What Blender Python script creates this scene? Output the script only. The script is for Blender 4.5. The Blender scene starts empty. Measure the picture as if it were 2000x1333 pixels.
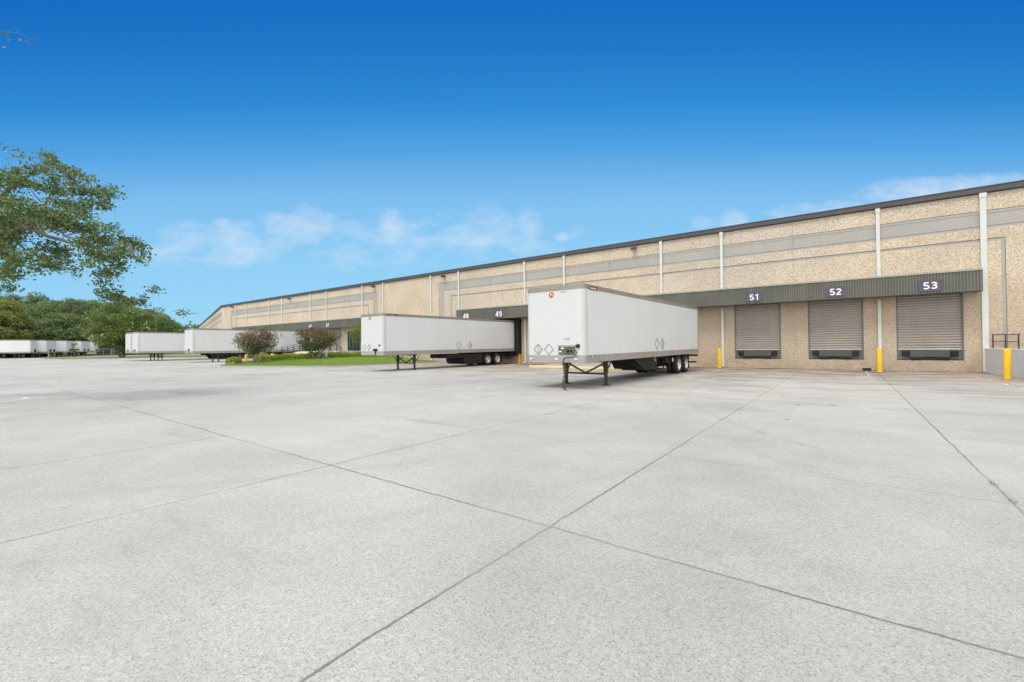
import bpy, math, random
import numpy as np
from mathutils import Vector, Matrix
S = bpy.context.scene
COL = S.collection
R = math.radians

# ------------------------------------------------------------------ camera
cam = bpy.data.objects.new("camera", bpy.data.cameras.new("camera"))
COL.objects.link(cam)
Fv = Vector((-0.60230, 0.79820, 0.01084)); Rv = Vector((0.79810, 0.60240, -0.00997)); 
Uv = Rv.cross(Fv).normalized(); Rv = Fv.cross(Uv).normalized()
cam.matrix_world = Matrix(((Rv.x, Uv.x, -Fv.x, 0), (Rv.y, Uv.y, -Fv.y, 0), (Rv.z, Uv.z, -Fv.z, 1.6335), (0, 0, 0, 1)))
cam.data.sensor_width = 36; cam.data.lens = 15.573
cam.data.clip_end = 3000; cam.data.clip_start = 0.05
S.camera = cam

# ------------------------------------------------------------------ world
SUN_EL, SUN_AZ = 60, 184          # azimuth: direction towards the sun, clockwise from +Y
SKY_GAIN = 1.0
W = bpy.data.worlds.new("World"); S.world = W; W.use_nodes = True
nt = W.node_tree; nt.nodes.clear()
def N(t, kind, **kw):
    n = t.nodes.new(kind)
    for k, v in kw.items():
        if k.startswith('i_'):
            key = k[2:]; key = int(key) if key.isdigit() else key
            n.inputs[key].default_value = v
        else: setattr(n, k, v)
    return n
def M(t, op, a, b=None, c=None, clamp=False):
    n = t.nodes.new('ShaderNodeMath'); n.operation = op; n.use_clamp = clamp
    for i, v in enumerate((a, b, c)):
        if v is None: continue
        if isinstance(v, (int, float)): n.inputs[i].default_value = v
        else: t.links.new(v, n.inputs[i])
    return n.outputs[0]
def ramp(t, fac, stops, interp='LINEAR'):
    n = t.nodes.new('ShaderNodeValToRGB'); n.color_ramp.interpolation = interp
    e = n.color_ramp.elements
    while len(e) > 1: e.remove(e[-1])
    e[0].position = stops[0][0]; e[0].color = (*stops[0][1], 1)
    for p, c in stops[1:]:
        x = e.new(p); x.color = (*c, 1)
    t.links.new(fac, n.inputs[0]); return n.outputs[0]
def mixc(t, f, a, b, mode='MIX'):
    n = t.nodes.new('ShaderNodeMix'); n.data_type = 'RGBA'; n.blend_type = mode; n.clamp_factor = True
    for i, v in ((0, f), (6, a), (7, b)):
        if isinstance(v, (int, float)): n.inputs[i].default_value = v
        elif isinstance(v, tuple): n.inputs[i].default_value = (*v[:3], 1)
        else: t.links.new(v, n.inputs[i])
    return n.outputs[2]
def srgb(r, g, b):
    f = lambda c: (c/255/12.92) if c/255 <= .04045 else ((c/255+.055)/1.055)**2.4
    return (f(r), f(g), f(b))
def dotv(t, v, vec):
    n = t.nodes.new('ShaderNodeVectorMath'); n.operation = 'DOT_PRODUCT'
    t.links.new(v, n.inputs[0]); n.inputs[1].default_value = vec; return n.outputs[1]
tc = N(nt, 'ShaderNodeTexCoord'); D = tc.outputs['Generated']
zc = dotv(nt, D, (0, 0, 1)); fw = dotv(nt, D, (-.6024, .7982, 0)); rt = dotv(nt, D, (.7982, .6024, 0))
# clear blue half of the sky towards the building: deepens with height over that horizon
fpos = M(nt, 'MAXIMUM', fw, 0.25)
hgt = M(nt, 'DIVIDE', zc, fpos)
hn = M(nt, 'MULTIPLY', hgt, 1.0, clamp=True)
blue = ramp(nt, hn, [(0.0, srgb(165, 219, 248)), (.10, srgb(154, 213, 247)), (.20, srgb(145, 206, 245)), (.334, srgb(127, 191, 240)),
                     (.445, srgb(82, 163, 227)), (.55, srgb(48, 140, 212)), (.67, srgb(33, 122, 203)), (.78, srgb(25, 109, 195)), (1.0, srgb(20, 94, 184))])
blue = mixc(nt, 1.0, blue, (.812, .812, .812), 'MULTIPLY')
# thin clouds low over the roof
comb = N(nt, 'ShaderNodeCombineXYZ')
az = M(nt, 'DIVIDE', rt, fpos)
nt.links.new(az, comb.inputs[0]); nt.links.new(hgt, comb.inputs[1])
wn = N(nt, 'ShaderNodeTexNoise', i_Scale=9.0, i_Detail=7.0, i_Roughness=.58)
mp = N(nt, 'ShaderNodeMapping'); mp.inputs['Scale'].default_value = (1, 2.0, 1); mp.inputs['Location'].default_value = (3.1, 1.7, 0)
nt.links.new(comb.outputs[0], mp.inputs[0]); nt.links.new(mp.outputs[0], wn.inputs[0])
wn2 = N(nt, 'ShaderNodeTexNoise', i_Scale=26.0, i_Detail=5.0, i_Roughness=.6); nt.links.new(mp.outputs[0], wn2.inputs[0])
nz = M(nt, 'ADD', M(nt, 'MULTIPLY', wn.outputs[0], .75), M(nt, 'MULTIPLY', wn2.outputs[0], .25))
def puff(cx, cy, sx, sy, amp):
    a = M(nt, 'POWER', M(nt, 'DIVIDE', M(nt, 'SUBTRACT', az, cx), sx), 2)
    b = M(nt, 'POWER', M(nt, 'DIVIDE', M(nt, 'SUBTRACT', hgt, cy), sy), 2)
    g = M(nt, 'SUBTRACT', 1.0, M(nt, 'ADD', a, b), clamp=True)
    return M(nt, 'MULTIPLY', g, amp)
puffs = [(-.66, .235, .24, .07, .95), (-.25, .245, .62, .085, .62), (-.655, .285, .035, .02, .9), (-.45, .265, .17, .075, .9), (-.27, .27, .05, .055, 1.0), (-.08, .26, .18, .075, .8), (.045, .275, .05, .05, 1.0), (.115, .245, .025, .02, .9),
         (-.215, .24, .03, .03, .7), (.44, .275, .06, .03, .8), (.50, .28, .05, .035, .9), (.72, .295, .18, .035, 1.0), (.86, .33, .12, .03, .8), (1.08, .335, .36, .06, 1.2), (.80, .295, .22, .035, 1.0), (-.1, .20, .4, .05, .35)]
tot = None
for p in puffs:
    v = puff(*p); tot = v if tot is None else M(nt, 'MAXIMUM', tot, v)
tot = M(nt, 'POWER', tot, .7)
cl = M(nt, 'MULTIPLY', M(nt, 'SUBTRACT', M(nt, 'ADD', M(nt, 'MULTIPLY', nz, 1.35), M(nt, 'MULTIPLY', tot, .50)), .90), 2.1, clamp=True)
cl = M(nt, 'MULTIPLY', cl, M(nt, 'MULTIPLY', tot, 1.5, clamp=True))
cl = M(nt, 'MULTIPLY', cl, .60)
sky = mixc(nt, cl, blue, (.62, .69, .78))
# high bright veil added out of view, overhead and behind the camera, for neutral fill
behind = M(nt, 'MULTIPLY', M(nt, 'SUBTRACT', .30, fw), 2.2, clamp=True)
over = M(nt, 'MULTIPLY', M(nt, 'SUBTRACT', zc, .68), 6, clamp=True)
fill_veil = M(nt, 'MAXIMUM', behind, over)
vn = N(nt, 'ShaderNodeTexNoise', i_Scale=2.5, i_Detail=5.0); nt.links.new(D, vn.inputs[0])
fill_veil_col = ramp(nt, vn.outputs[0], [(.3, (.92, .92, .89)), (.7, (1.22, 1.18, 1.10))])
nish = N(nt, 'ShaderNodeTexSky'); nish.sky_type = 'NISHITA'; nish.sun_disc = False
nish.sun_elevation = R(SUN_EL); nish.sun_rotation = R(SUN_AZ)
bg1 = N(nt, 'ShaderNodeBackground', i_Strength=SKY_GAIN)
bg2 = N(nt, 'ShaderNodeBackground', i_Strength=.06)
veiled = mixc(nt, fill_veil, sky, fill_veil_col)
nt.links.new(veiled, bg1.inputs[0])
nsk = mixc(nt, fill_veil, (0, 0, 0), nish.outputs[0]); nt.links.new(nsk, bg2.inputs[0])
add = N(nt, 'ShaderNodeAddShader'); nt.links.new(bg1.outputs[0], add.inputs[0]); nt.links.new(bg2.outputs[0], add.inputs[1])
out = N(nt, 'ShaderNodeOutputWorld'); nt.links.new(add.outputs[0], out.inputs[0])
W.cycles.sampling_method = 'MANUAL'; W.cycles.sample_map_resolution = 512

sun = bpy.data.objects.new("sun", bpy.data.lights.new("sun", 'SUN')); COL.objects.link(sun)
sun.data.energy = 1.5; sun.data.angle = R(16); sun.data.color = (1, .95, .88)
el, az_ = R(SUN_EL), R(SUN_AZ)
sd = Vector((math.sin(az_)*math.cos(el), math.cos(az_)*math.cos(el), math.sin(el)))
sun.rotation_euler = (-sd).to_track_quat('-Z', 'Y').to_euler()
S.view_settings.view_transform = 'Standard'; S.view_settings.look = 'None'; S.view_settings.gamma = 1
S.view_settings.exposure = 0.30
S.cycles.max_bounces = 6; S.cycles.transparent_max_bounces = 12

# ------------------------------------------------------------------ helpers
class MB:
    def __init__(s): s.v = []; s.f = []; s.m = []
    def add(s, vs, fs, m=0):
        o = len(s.v); s.v += [tuple(v) for v in vs]
        for f in fs: s.f.append(tuple(i+o for i in f)); s.m.append(m)
        return s
    def box(s, x0, x1, y0, y1, z0, z1, m=0):
        vs = [(x, y, z) for z in (z0, z1) for y in (y0, y1) for x in (x0, x1)]
        return s.add(vs, [(0, 2, 3, 1), (4, 5, 7, 6), (0, 1, 5, 4), (2, 6, 7, 3), (0, 4, 6, 2), (1, 3, 7, 5)], m)
    def prism(s, poly, axis, a, b, m=0):      # poly in the two other axes, extruded a..b along axis
        def P(u, v, w):
            return {'x': (w, u, v), 'y': (u, w, v), 'z': (u, v, w)}[axis]
        n = len(poly)
        vs = [P(u, v, a) for u, v in poly] + [P(u, v, b) for u, v in poly]
        fs = [tuple(range(n))[::-1], tuple(range(n, 2*n))] + [(i, (i+1) % n, n+(i+1) % n, n+i) for i in range(n)]
        return s.add(vs, fs, m)
    def bar(s, p, q, w, h=None, m=0, up=(0, 0, 1)):
        h = h or w; p = Vector(p); q = Vector(q); d = (q-p).normalized(); u = Vector(up)
        if abs(d.dot(u)) > .95: u = Vector((1, 0, 0))
        a = d.cross(u).normalized()*w/2; b = a.cross(d).normalized()*h/2
        vs = [c+i*a+j*b for c in (p, q) for i, j in ((-1, -1), (1, -1), (1, 1), (-1, 1))]
        return s.add(vs, [(0, 1, 2, 3), (7, 6, 5, 4), (0, 4, 5, 1), (1, 5, 6, 2), (2, 6, 7, 3), (3, 7, 4, 0)], m)
    def tube(s, pts, r, n=8, m=0, caps=True):
        pts = [Vector(p) for p in pts]; rs = r if isinstance(r, (list, tuple)) else [r]*len(pts)
        o = len(s.v); prev = None
        for i, p in enumerate(pts):
            d = (pts[min(i+1, len(pts)-1)]-pts[max(i-1, 0)])
            d = d.normalized() if d.length > 1e-9 else Vector((0, 0, 1))
            if prev is None:
                u = Vector((0, 0, 1)) if abs(d.z) < .9 else Vector((1, 0, 0))
                a = d.cross(u).normalized()
            else:
                a = prev - d*prev.dot(d); a = a.normalized() if a.length > 1e-6 else d.orthogonal().normalized()
            prev = a; b = d.cross(a)
            for k in range(n):
                t = 2*math.pi*k/n; s.v.append(tuple(p+(a*math.cos(t)+b*math.sin(t))*rs[i]))
        for i in range(len(pts)-1):
            for k in range(n):
                s.f.append((o+i*n+k, o+i*n+(k+1) % n, o+(i+1)*n+(k+1) % n, o+(i+1)*n+k)); s.m.append(m)
        if caps:
            s.f.append(tuple(o+k for k in range(n))[::-1]); s.m.append(m)
            e = o+(len(pts)-1)*n; s.f.append(tuple(e+k for k in range(n))); s.m.append(m)
        return s
    def lathe(s, prof, c, axis='x', n=28, m=0):     # prof: (axial, radius)
        o = len(s.v)
        for a, r in prof:
            for k in range(n):
                t = 2*math.pi*k/n; u, v = r*math.cos(t), r*math.sin(t)
                p = (a, u, v) if axis == 'x' else ((u, v, a) if axis == 'z' else (u, a, v))
                s.v.append((p[0]+c[0], p[1]+c[1], p[2]+c[2]))
        for i in range(len(prof)-1):
            for k in range(n):
                s.f.append((o+i*n+k, o+i*n+(k+1) % n, o+(i+1)*n+(k+1) % n, o+(i+1)*n+k)); s.m.append(m)
        return s
    def build(s, name, mats, parent=None, bevel=0, smooth=False, tf=None):
        me = bpy.data.meshes.new(name)
        vs = [tf(v) for v in s.v] if tf else s.v
        me.from_pydata(vs, [], s.f)
        if not isinstance(mats, (list, tuple)): mats = [mats]
        for m in mats: me.materials.append(m)
        me.polygons.foreach_set('material_index', s.m); 
        if smooth: me.polygons.foreach_set('use_smooth', [True]*len(s.f))
        me.update()
        o = bpy.data.objects.new(name, me); COL.objects.link(o)
        if parent: o.parent = parent
        if bevel:
            b = o.modifiers.new('b', 'BEVEL'); b.width = bevel; b.segments = 2; b.limit_method = 'ANGLE'
        return o
def tag(o, label=None, cat=None, group=None, kind=None):
    if label: o['label'] = label
    if cat: o['category'] = cat
    if group: o['group'] = group
    if kind: o['kind'] = kind
    return o
def empty(name, loc, rz=0, **k):
    o = bpy.data.objects.new(name, None); COL.objects.link(o); o.location = loc; o.rotation_euler.z = rz
    o.empty_display_size = .2
    return tag(o, **k)
KIDS = {}
def copy_tree(o, parent=None):
    c = o.copy(); COL.objects.link(c); c.parent = parent
    for ch in list(o.children): copy_tree(ch, c)
    return c
def text_mesh(name, body, size, mat, parent, loc, rot, depth=.004, align='CENTER', bold=0):
    cu = bpy.data.curves.new(name, 'FONT'); cu.body = body; cu.size = size; cu.align_x = align; cu.align_y = 'CENTER'
    cu.extrude = depth; cu.offset = bold
    t = bpy.data.objects.new('tmp', cu); COL.objects.link(t)
    dg = bpy.context.evaluated_depsgraph_get()
    me = bpy.data.meshes.new_from_object(t.evaluated_get(dg)); bpy.data.objects.remove(t); me.name = name
    me.materials.clear(); me.materials.append(mat)
    o = bpy.data.objects.new(name, me); COL.objects.link(o); o.parent = parent; o.location = loc; o.rotation_euler = rot
    return o

def arc(cx, cy, rx, ry, a0, a1, n=14):
    return [(cx+rx*math.cos(R(a0+(a1-a0)*i/n)), cy+ry*math.sin(R(a0+(a1-a0)*i/n))) for i in range(n+1)]
SIX = [arc(.33, .58, .23, .33, 48, 180)[:-1]+[(.10, .50)]+arc(.31, .30, .21, .21, 180, 540, 20)]
GLYPH = {'0': [arc(.3, .5, .2, .4, 90, 450, 24)], '1': [[(.10, .72), (.24, .78), (.34, .90)], [(.355, 1.0), (.355, 0)]],
  '2': [arc(.31, .69, .21, .21, 165, -28)+[(.12, .12)], [(.03, .09), (.56, .09)]],
  '3': [arc(.30, .71, .20, .19, 155, -80)[:-2]+[(.30, .53)], [(.20, .525), (.31, .515)]+arc(.30, .29, .22, .20, 80, -155)],
  '4': [[(.43, 0), (.43, 1.0)], [(.38, .93), (.06, .34)], [(0, .28), (.60, .28)]],
  '5': [[(.52, .91), (.13, .91)], [(.15, .95), (.11, .50)], [(.13, .52), (.22, .56)]+arc(.29, .31, .23, .23, 88, -150)],
  '6': SIX, '7': [[(.04, .91), (.54, .91)], [(.50, .88), (.30, .45), (.22, 0)]],
  '8': [arc(.3, .715, .175, .185, 90, 450, 22), arc(.3, .29, .21, .20, 90, 450, 22)],
  '9': [[(.62-x, 1-y) for x, y in SIX[0]]]}
def digits(name, body, h, mat, parent, loc, th=.165, wide=1.12):
    """bold grotesque numerals cut as flat vinyl, facing -Y"""
    m = MB(); adv = .70; x0 = -(len(body)*adv-.10)/2; lay = 0
    for i, ch in enumerate(body):
        for st in GLYPH[ch]:
            P = [Vector((x0+i*adv+a, b-.5)) for a, b in st]; closed = (P[0]-P[-1]).length < 1e-6; n = len(P); o = len(m.v); y = -.001*(lay % 3); lay += 1
            for k, p in enumerate(P):
                a = P[k-1] if k > 0 else (P[-2] if closed else None); b = P[k+1] if k < n-1 else (P[1] if closed else None)
                d = ((b if b is not None else p)-(a if a is not None else p)).normalized(); q = Vector((-d.y, d.x))*th/2
                for sg in (1, -1): m.v.append(((p.x+sg*q.x)*h*wide, y, (p.y+sg*q.y)*h))
            for k in range(n-1): m.f.append((o+2*k, o+2*k+2, o+2*k+3, o+2*k+1)); m.m.append(0)
    o = m.build(name, mat, parent); o.location = loc; return o
# ------------------------------------------------------------------ materials
def mat(name):
    m = bpy.data.materials.new(name); m.use_nodes = True; t = m.node_tree
    return m, t, t.nodes['Principled BSDF']
def objco(t): return N(t, 'ShaderNodeTexCoord').outputs['Object']
def noise(t, vec, scale, detail=3, rough=.5, sc=None):
    n = N(t, 'ShaderNodeTexNoise', i_Scale=scale, i_Detail=float(detail), i_Roughness=rough)
    if sc:
        m = N(t, 'ShaderNodeMapping'); m.inputs['Scale'].default_value = sc; t.links.new(vec, m.inputs[0]); vec = m.outputs[0]
    t.links.new(vec, n.inputs[0]); return n.outputs[0]
def bump(t, b, h, strength=.3, dist=.01):
    n = N(t, 'ShaderNodeBump', i_Strength=strength, i_Distance=dist); t.links.new(h, n.inputs['Height']); t.links.new(n.outputs[0], b.inputs['Normal'])
def simple(name, col, rough=.6, metal=0, var=.12, scale=3, sc=None, bstr=0, bscale=40):
    m, t, b = mat(name); v = objco(t)
    n = noise(t, v, scale, 4, .6, sc)
    f = ramp(t, n, [(.3, tuple(c*(1-var) for c in col)), (.7, tuple(min(1, c*(1+var)) for c in col))])
    t.links.new(f, b.inputs['Base Color']); b.inputs['Roughness'].default_value = rough; b.inputs['Metallic'].default_value = metal
    if bstr: bump(t, b, noise(t, v, bscale, 2), bstr)
    return m
def line_mask(t, coord, c, w, wob, amp=.03):
    d = M(t, 'ABSOLUTE', M(t, 'SUBTRACT', M(t, 'ADD', coord, M(t, 'MULTIPLY', M(t, 'SUBTRACT', wob, .5), amp)), c))
    return M(t, 'SUBTRACT', 1.0, M(t, 'DIVIDE', d, w), clamp=True)
def smooth(t, v, a, b):
    n = N(t, 'ShaderNodeMapRange'); n.interpolation_type = 'SMOOTHSTEP'; t.links.new(v, n.inputs[0]); n.inputs[1].default_value = a; n.inputs[2].default_value = b
    return n.outputs[0]

# concrete yard
CONC, t, b = mat('yard_concrete'); v = objco(t)
sx = N(t, 'ShaderNodeSeparateXYZ'); t.links.new(v, sx.inputs[0]); X, Y, Z = sx.outputs
n1 = noise(t, v, .09, 4, .6); n2 = noise(t, v, .55, 5, .65); n3 = noise(t, v, 5, 4, .6)
base = ramp(t, M(t, 'ADD', M(t, 'MULTIPLY', n1, .55), M(t, 'MULTIPLY', n2, .45)), [(.36, (.345, .336, .308)), (.5, (.432, .420, .383)), (.64, (.505, .490, .447))])
base = mixc(t, M(t, 'MULTIPLY', M(t, 'SUBTRACT', n3, .35, clamp=True), .8), base, (.43, .405, .36))
vor = N(t, 'ShaderNodeTexVoronoi', i_Scale=125.0); vor.feature = 'F1'; t.links.new(v, vor.inputs[0])
sepc = N(t, 'ShaderNodeSeparateColor'); t.links.new(vor.outputs['Color'], sepc.inputs[0])
spk = ramp(t, sepc.outputs[0], [(0, (.62, .62, .62)), (.12, (.80, .80, .80)), (.3, (.96, .96, .96)), (.8, (1.04, 1.04, 1.04)), (1, (1.24, 1.24, 1.22))])
base = mixc(t, 1.0, base, spk, 'MULTIPLY')
fine = noise(t, v, 26, 4, .75)
base = mixc(t, 1.0, base, ramp(t, fine, [(.32, (.88, .88, .88)), (.5, (1, 1, 1)), (.7, (1.08, 1.08, 1.07))]), 'MULTIPLY')
# panel-to-panel tone of the cast bays
bx = M(t, 'FLOOR', M(t, 'DIVIDE', M(t, 'SUBTRACT', X, 1.31), 3.6)); by = M(t, 'FLOOR', M(t, 'DIVIDE', M(t, 'SUBTRACT', Y, 3.4), 7.0))
cxy = N(t, 'ShaderNodeCombineXYZ'); t.links.new(bx, cxy.inputs[0]); t.links.new(by, cxy.inputs[1])
wnn = N(t, 'ShaderNodeTexWhiteNoise'); t.links.new(cxy.outputs[0], wnn.inputs[0])
base = mixc(t, 1.0, base, ramp(t, wnn.outputs[0], [(0, (.96, .96, .965)), (1, (1.04, 1.037, 1.03))]), 'MULTIPLY')
# dock staining: brown wash and rubber marks near the wall
nearw = smooth(t, Y, 20.5, 29.5); nearw = M(t, 'MULTIPLY', nearw, smooth(t, X, -62, -36))
st1 = noise(t, v, .55, 6, .65, (1.0, 2.2, 1)); st2 = noise(t, v, .35, 6, .7, (.9, 1.6, 1))
brown = M(t, 'MULTIPLY', nearw, smooth(t, st1, .34, .60))
base = mixc(t, M(t, 'MULTIPLY', brown, 1.0), base, (.30, .215, .15))
drk = M(t, 'MULTIPLY', M(t, 'ADD', M(t, 'MULTIPLY', smooth(t, Y, 15, 22), .6), M(t, 'MULTIPLY', smooth(t, Y, 28.0, 31.6), 1.2)), smooth(t, st2, .46, .64))
base = mixc(t, M(t, 'MULTIPLY', drk, .7), base, (.12, .115, .11))
wb = noise(t, v, .22, 6, .7, (1, 2.5, 1))
base = mixc(t, M(t, 'MULTIPLY', smooth(t, wb, .52, .72), .42), base, (.25, .243, .23))
wb2 = noise(t, v, .5, 7, .7, (.25, 2.2, 1))
base = mixc(t, M(t, 'MULTIPLY', M(t, 'MULTIPLY', smooth(t, wb2, .5, .68), smooth(t, Y, 9, 20)), .5), base, (.20, .19, .18))
rust = noise(t, v, .8, 5, .6, (1.3, 1, 1))
base = mixc(t, M(t, 'MULTIPLY', smooth(t, rust, .66, .78), .25), base, (.42, .30, .22))
spots = noise(t, v, 2.2, 2, .5)
base = mixc(t, M(t, 'MULTIPLY', M(t, 'MULTIPLY', smooth(t, spots, .715, .735), smooth(t, Y, 7, 10)), .75), base, (.11, .105, .10))
# faint curved tyre sweeps left by trailers swinging into the docks
for cx_, cy_, r_, w_, a_ in ((9.0, 18.0, 13.5, .16, .20), (9.0, 18.0, 14.6, .20, .16), (-20.0, 12.0, 17.0, .18, .16), (-20.0, 12.0, 18.9, .18, .14), (4.0, 6.0, 19.0, .22, .12), (-30.0, 20.0, 16.0, .2, .16)):
    dx = M(t, 'SUBTRACT', X, cx_); dy = M(t, 'SUBTRACT', Y, cy_)
    rr_ = M(t, 'SQRT', M(t, 'ADD', M(t, 'MULTIPLY', dx, dx), M(t, 'MULTIPLY', dy, dy)))
    mk = M(t, 'SUBTRACT', 1.0, M(t, 'DIVIDE', M(t, 'ABSOLUTE', M(t, 'SUBTRACT', rr_, r_)), w_), clamp=True)
    base = mixc(t, M(t, 'MULTIPLY', M(t, 'MULTIPLY', mk, smooth(t, n2, .42, .62)), a_), base, (.14, .135, .13))
# control joints
wob = noise(t, v, 1.1, 5, .75); fd = noise(t, v, .5, 3, .5)
lw = []
for c, w, k in ((1.31, .017, .95), (-2.16, .016, .85), (-5.75, .015, .95), (-9.3, .016, .9), (-13.2, .016, .5), (-17.0, .016, .45), (-21, .016, .5), (-25, .018, .5), (-29, .018, .4), (-33, .018, .4), (4.9, .02, .7), (8.5, .02, .7)):
    lw.append(M(t, 'MULTIPLY', line_mask(t, X, c, w, wob, .09), k))
for c, w, k in ((3.40, .016, .95), (6.57, .013, .55), (10.5, .014, .45), (14.6, .018, .4), (18.6, .02, .35), (24, .02, .3), (-.4, .02, .9), (-4.2, .02, .9)):
    lw.append(M(t, 'MULTIPLY', line_mask(t, Y, c, w, wob, .09), k))
L = lw[0]
for q in lw[1:]: L = M(t, 'MAXIMUM', L, q)
Lf = M(t, 'MULTIPLY', M(t, 'POWER', L, .7), M(t, 'ADD', .45, M(t, 'MULTIPLY', smooth(t, fd, .35, .6), .42)))
base = mixc(t, Lf, base, (.075, .072, .066))
t.links.new(base, b.inputs['Base Color']); b.inputs['Roughness'].default_value = .85; b.inputs['Specular IOR Level'].default_value = .3
hh = M(t, 'SUBTRACT', M(t, 'ADD', M(t, 'MULTIPLY', sepc.outputs[1], .5), M(t, 'MULTIPLY', n3, .5)), M(t, 'MULTIPLY', L, 1.5))
bump(t, b, hh, .45, .006)

# exposed aggregate wall
AGG, t, b = mat('exposed_aggregate'); v = objco(t)
vo = N(t, 'ShaderNodeTexVoronoi', i_Scale=29.0, i_Randomness=1.0); t.links.new(v, vo.inputs[0])
vd = N(t, 'ShaderNodeTexVoronoi', i_Scale=29.0, i_Randomness=1.0); vd.feature = 'DISTANCE_TO_EDGE'; t.links.new(v, vd.inputs[0])
sc_ = N(t, 'ShaderNodeSeparateColor'); t.links.new(vo.outputs['Color'], sc_.inputs[0])
stone = ramp(t, sc_.outputs[0], [(0, (.30, .22, .16)), (.08, (.47, .375, .28)), (.22, (.63, .525, .40)), (.5, (.715, .61, .475)), (.8, (.78, .68, .55)), (1, (.90, .84, .76))])
cem = noise(t, v, .4, 4, .6); big = noise(t, v, .12, 3, .5)
stone = mixc(t, 1.0, stone, ramp(t, cem, [(.3, (.88, .87, .86)), (.7, (1.08, 1.07, 1.05))]), 'MULTIPLY')
stone = mixc(t, 1.0, stone, ramp(t, big, [(.35, (.95, .97, 1.0)), (.65, (1.05, 1.02, .96))]), 'MULTIPLY')
gap = smooth(t, vd.outputs['Distance'], 0.0, .16)
stone = mixc(t, gap, mixc(t, .5, stone, (.36, .30, .23)), stone)
# splash dirt along the ground and drip streaks from above
sz = N(t, 'ShaderNodeSeparateXYZ'); t.links.new(v, sz.inputs[0])
low = M(t, 'SUBTRACT', 1.0, smooth(t, sz.outputs[2], .1, 1.3))
dn = noise(t, v, 1.2, 5, .65)
stone = mixc(t, M(t, 'MULTIPLY', M(t, 'MULTIPLY', low, smooth(t, dn, .35, .7)), .5), stone, (.30, .235, .165))
strk = noise(t, v, 1.0, 5, .65, (2.2, 1, .12))
stone = mixc(t, M(t, 'MULTIPLY', smooth(t, strk, .56, .8), .35), stone, (.42, .34, .24))
low_brown_shade = M(t, 'SUBTRACT', 1.0, smooth(t, sz.outputs[2], 3.9, 5.2))  # browner lower wall, with canopy shade painted into the colour
stone = mixc(t, M(t, 'MULTIPLY', low_brown_shade, .38), stone, (.42, .29, .18))
t.links.new(stone, b.inputs['Base Color']); b.inputs['Roughness'].default_value = .9; b.inputs['Specular IOR Level'].default_value = .2
bump(t, b, M(t, 'ADD', M(t, 'MULTIPLY', gap, 1.0), M(t, 'MULTIPLY', sc_.outputs[1], .7)), .55, .02)

def streaky(name, col, rough=.6, var=.1, amt=.3, dirt=(.2, .18, .15), metal=0, sc=(2.5, 2.5, .15)):
    m, t, b = mat(name); v = objco(t)
    n = noise(t, v, .7, 5, .6); s = noise(t, v, 1.5, 6, .7, sc)
    c = ramp(t, n, [(.3, tuple(x*(1-var) for x in col)), (.7, tuple(min(1, x*(1+var)) for x in col))])
    c = mixc(t, M(t, 'MULTIPLY', smooth(t, s, .48, .8), amt), c, dirt)
    t.links.new(c, b.inputs['Base Color']); b.inputs['Roughness'].default_value = rough; b.inputs['Metallic'].default_value = metal
    return m
SMOOTHC = streaky('smooth_grey_concrete', (.375, .36, .325), .85, .06, .25, (.29, .27, .235))
JOINT_SHADE = simple('dark_joint_and_base_shade', (.10, .095, .085), .9)
SEAL = simple('joint_sealant', (.33, .325, .30), .9)
ROOFM = streaky('dark_roof_edge', (.066, .062, .062), .5, .1, .3, (.10, .095, .09))
ROOFTOP = simple('roof_membrane', (.4, .4, .39), .9)
PIPE = streaky('downspout_paint', (.60, .62, .58), .5, .05, .25, (.42, .41, .36))
GREEN = streaky('canopy_green_grey', (.130, .130, .106), .55, .13, .55, (.20, .20, .17), sc=(2.0, 2.0, .1))
COPE = streaky('canopy_coping', (.36, .35, .29), .7, .15, .4, (.14, .14, .11))
SOFF = simple('canopy_soffit', (.10, .10, .09), .8)
SHUT = streaky('shutter_paint', (.375, .335, .29), .5, .08, .45, (.25, .22, .185), metal=0)
BAR = simple('shutter_bottom_bar', (.55, .53, .50), .45, .3)
STEEL = streaky('dark_painted_steel', (.075, .078, .068), .6, .15, .3, (.12, .09, .06))
STEELJ = streaky('grey_door_frame', (.15, .15, .14), .6, .1, .2)
RUB = simple('black_rubber', (.012, .012, .012), .8, 0, .3, 5)
BLK = simple('black_paint', (.014, .014, .014), .6, 0, .3, 4)
YEL = streaky('yellow_paint', (.78, .48, .012), .5, .10, .45, (.42, .27, .05), sc=(5, 5, 1.2))
YELK = streaky('worn_yellow_kerb_paint', (.74, .60, .30), .8, .1, .4, (.5, .42, .26), sc=(3, 3, 1))
ORG = simple('orange_plastic', (.85, .33, .01), .5)
WHT, t, b = mat('trailer_white'); v = objco(t)
sp = N(t, 'ShaderNodeSeparateXYZ'); t.links.new(v, sp.inputs[0])
n = noise(t, v, .35, 4, .6); s = noise(t, v, 1.6, 6, .7, (1.6, 1.6, .12))
c = ramp(t, n, [(.3, (.66, .68, .665)), (.7, (.72, .735, .715))])
c = mixc(t, M(t, 'MULTIPLY', smooth(t, s, .5, .85), .22), c, (.50, .49, .44))
lowd = M(t, 'SUBTRACT', 1.0, smooth(t, sp.outputs[2], 1.1, 1.7))
c = mixc(t, M(t, 'MULTIPLY', lowd, .12), c, (.55, .5, .42))
pm = M(t, 'PINGPONG', sp.outputs[1], .61)
seam = M(t, 'SUBTRACT', 1.0, M(t, 'DIVIDE', pm, .012), clamp=True)
c = mixc(t, M(t, 'MULTIPLY', seam, .30), c, (.36, .36, .36))
scf = noise(t, v, 2.4, 6, .8, (.6, .6, 2.5))
c = mixc(t, M(t, 'MULTIPLY', smooth(t, scf, .66, .78), .35), c, (.42, .41, .38))
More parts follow.
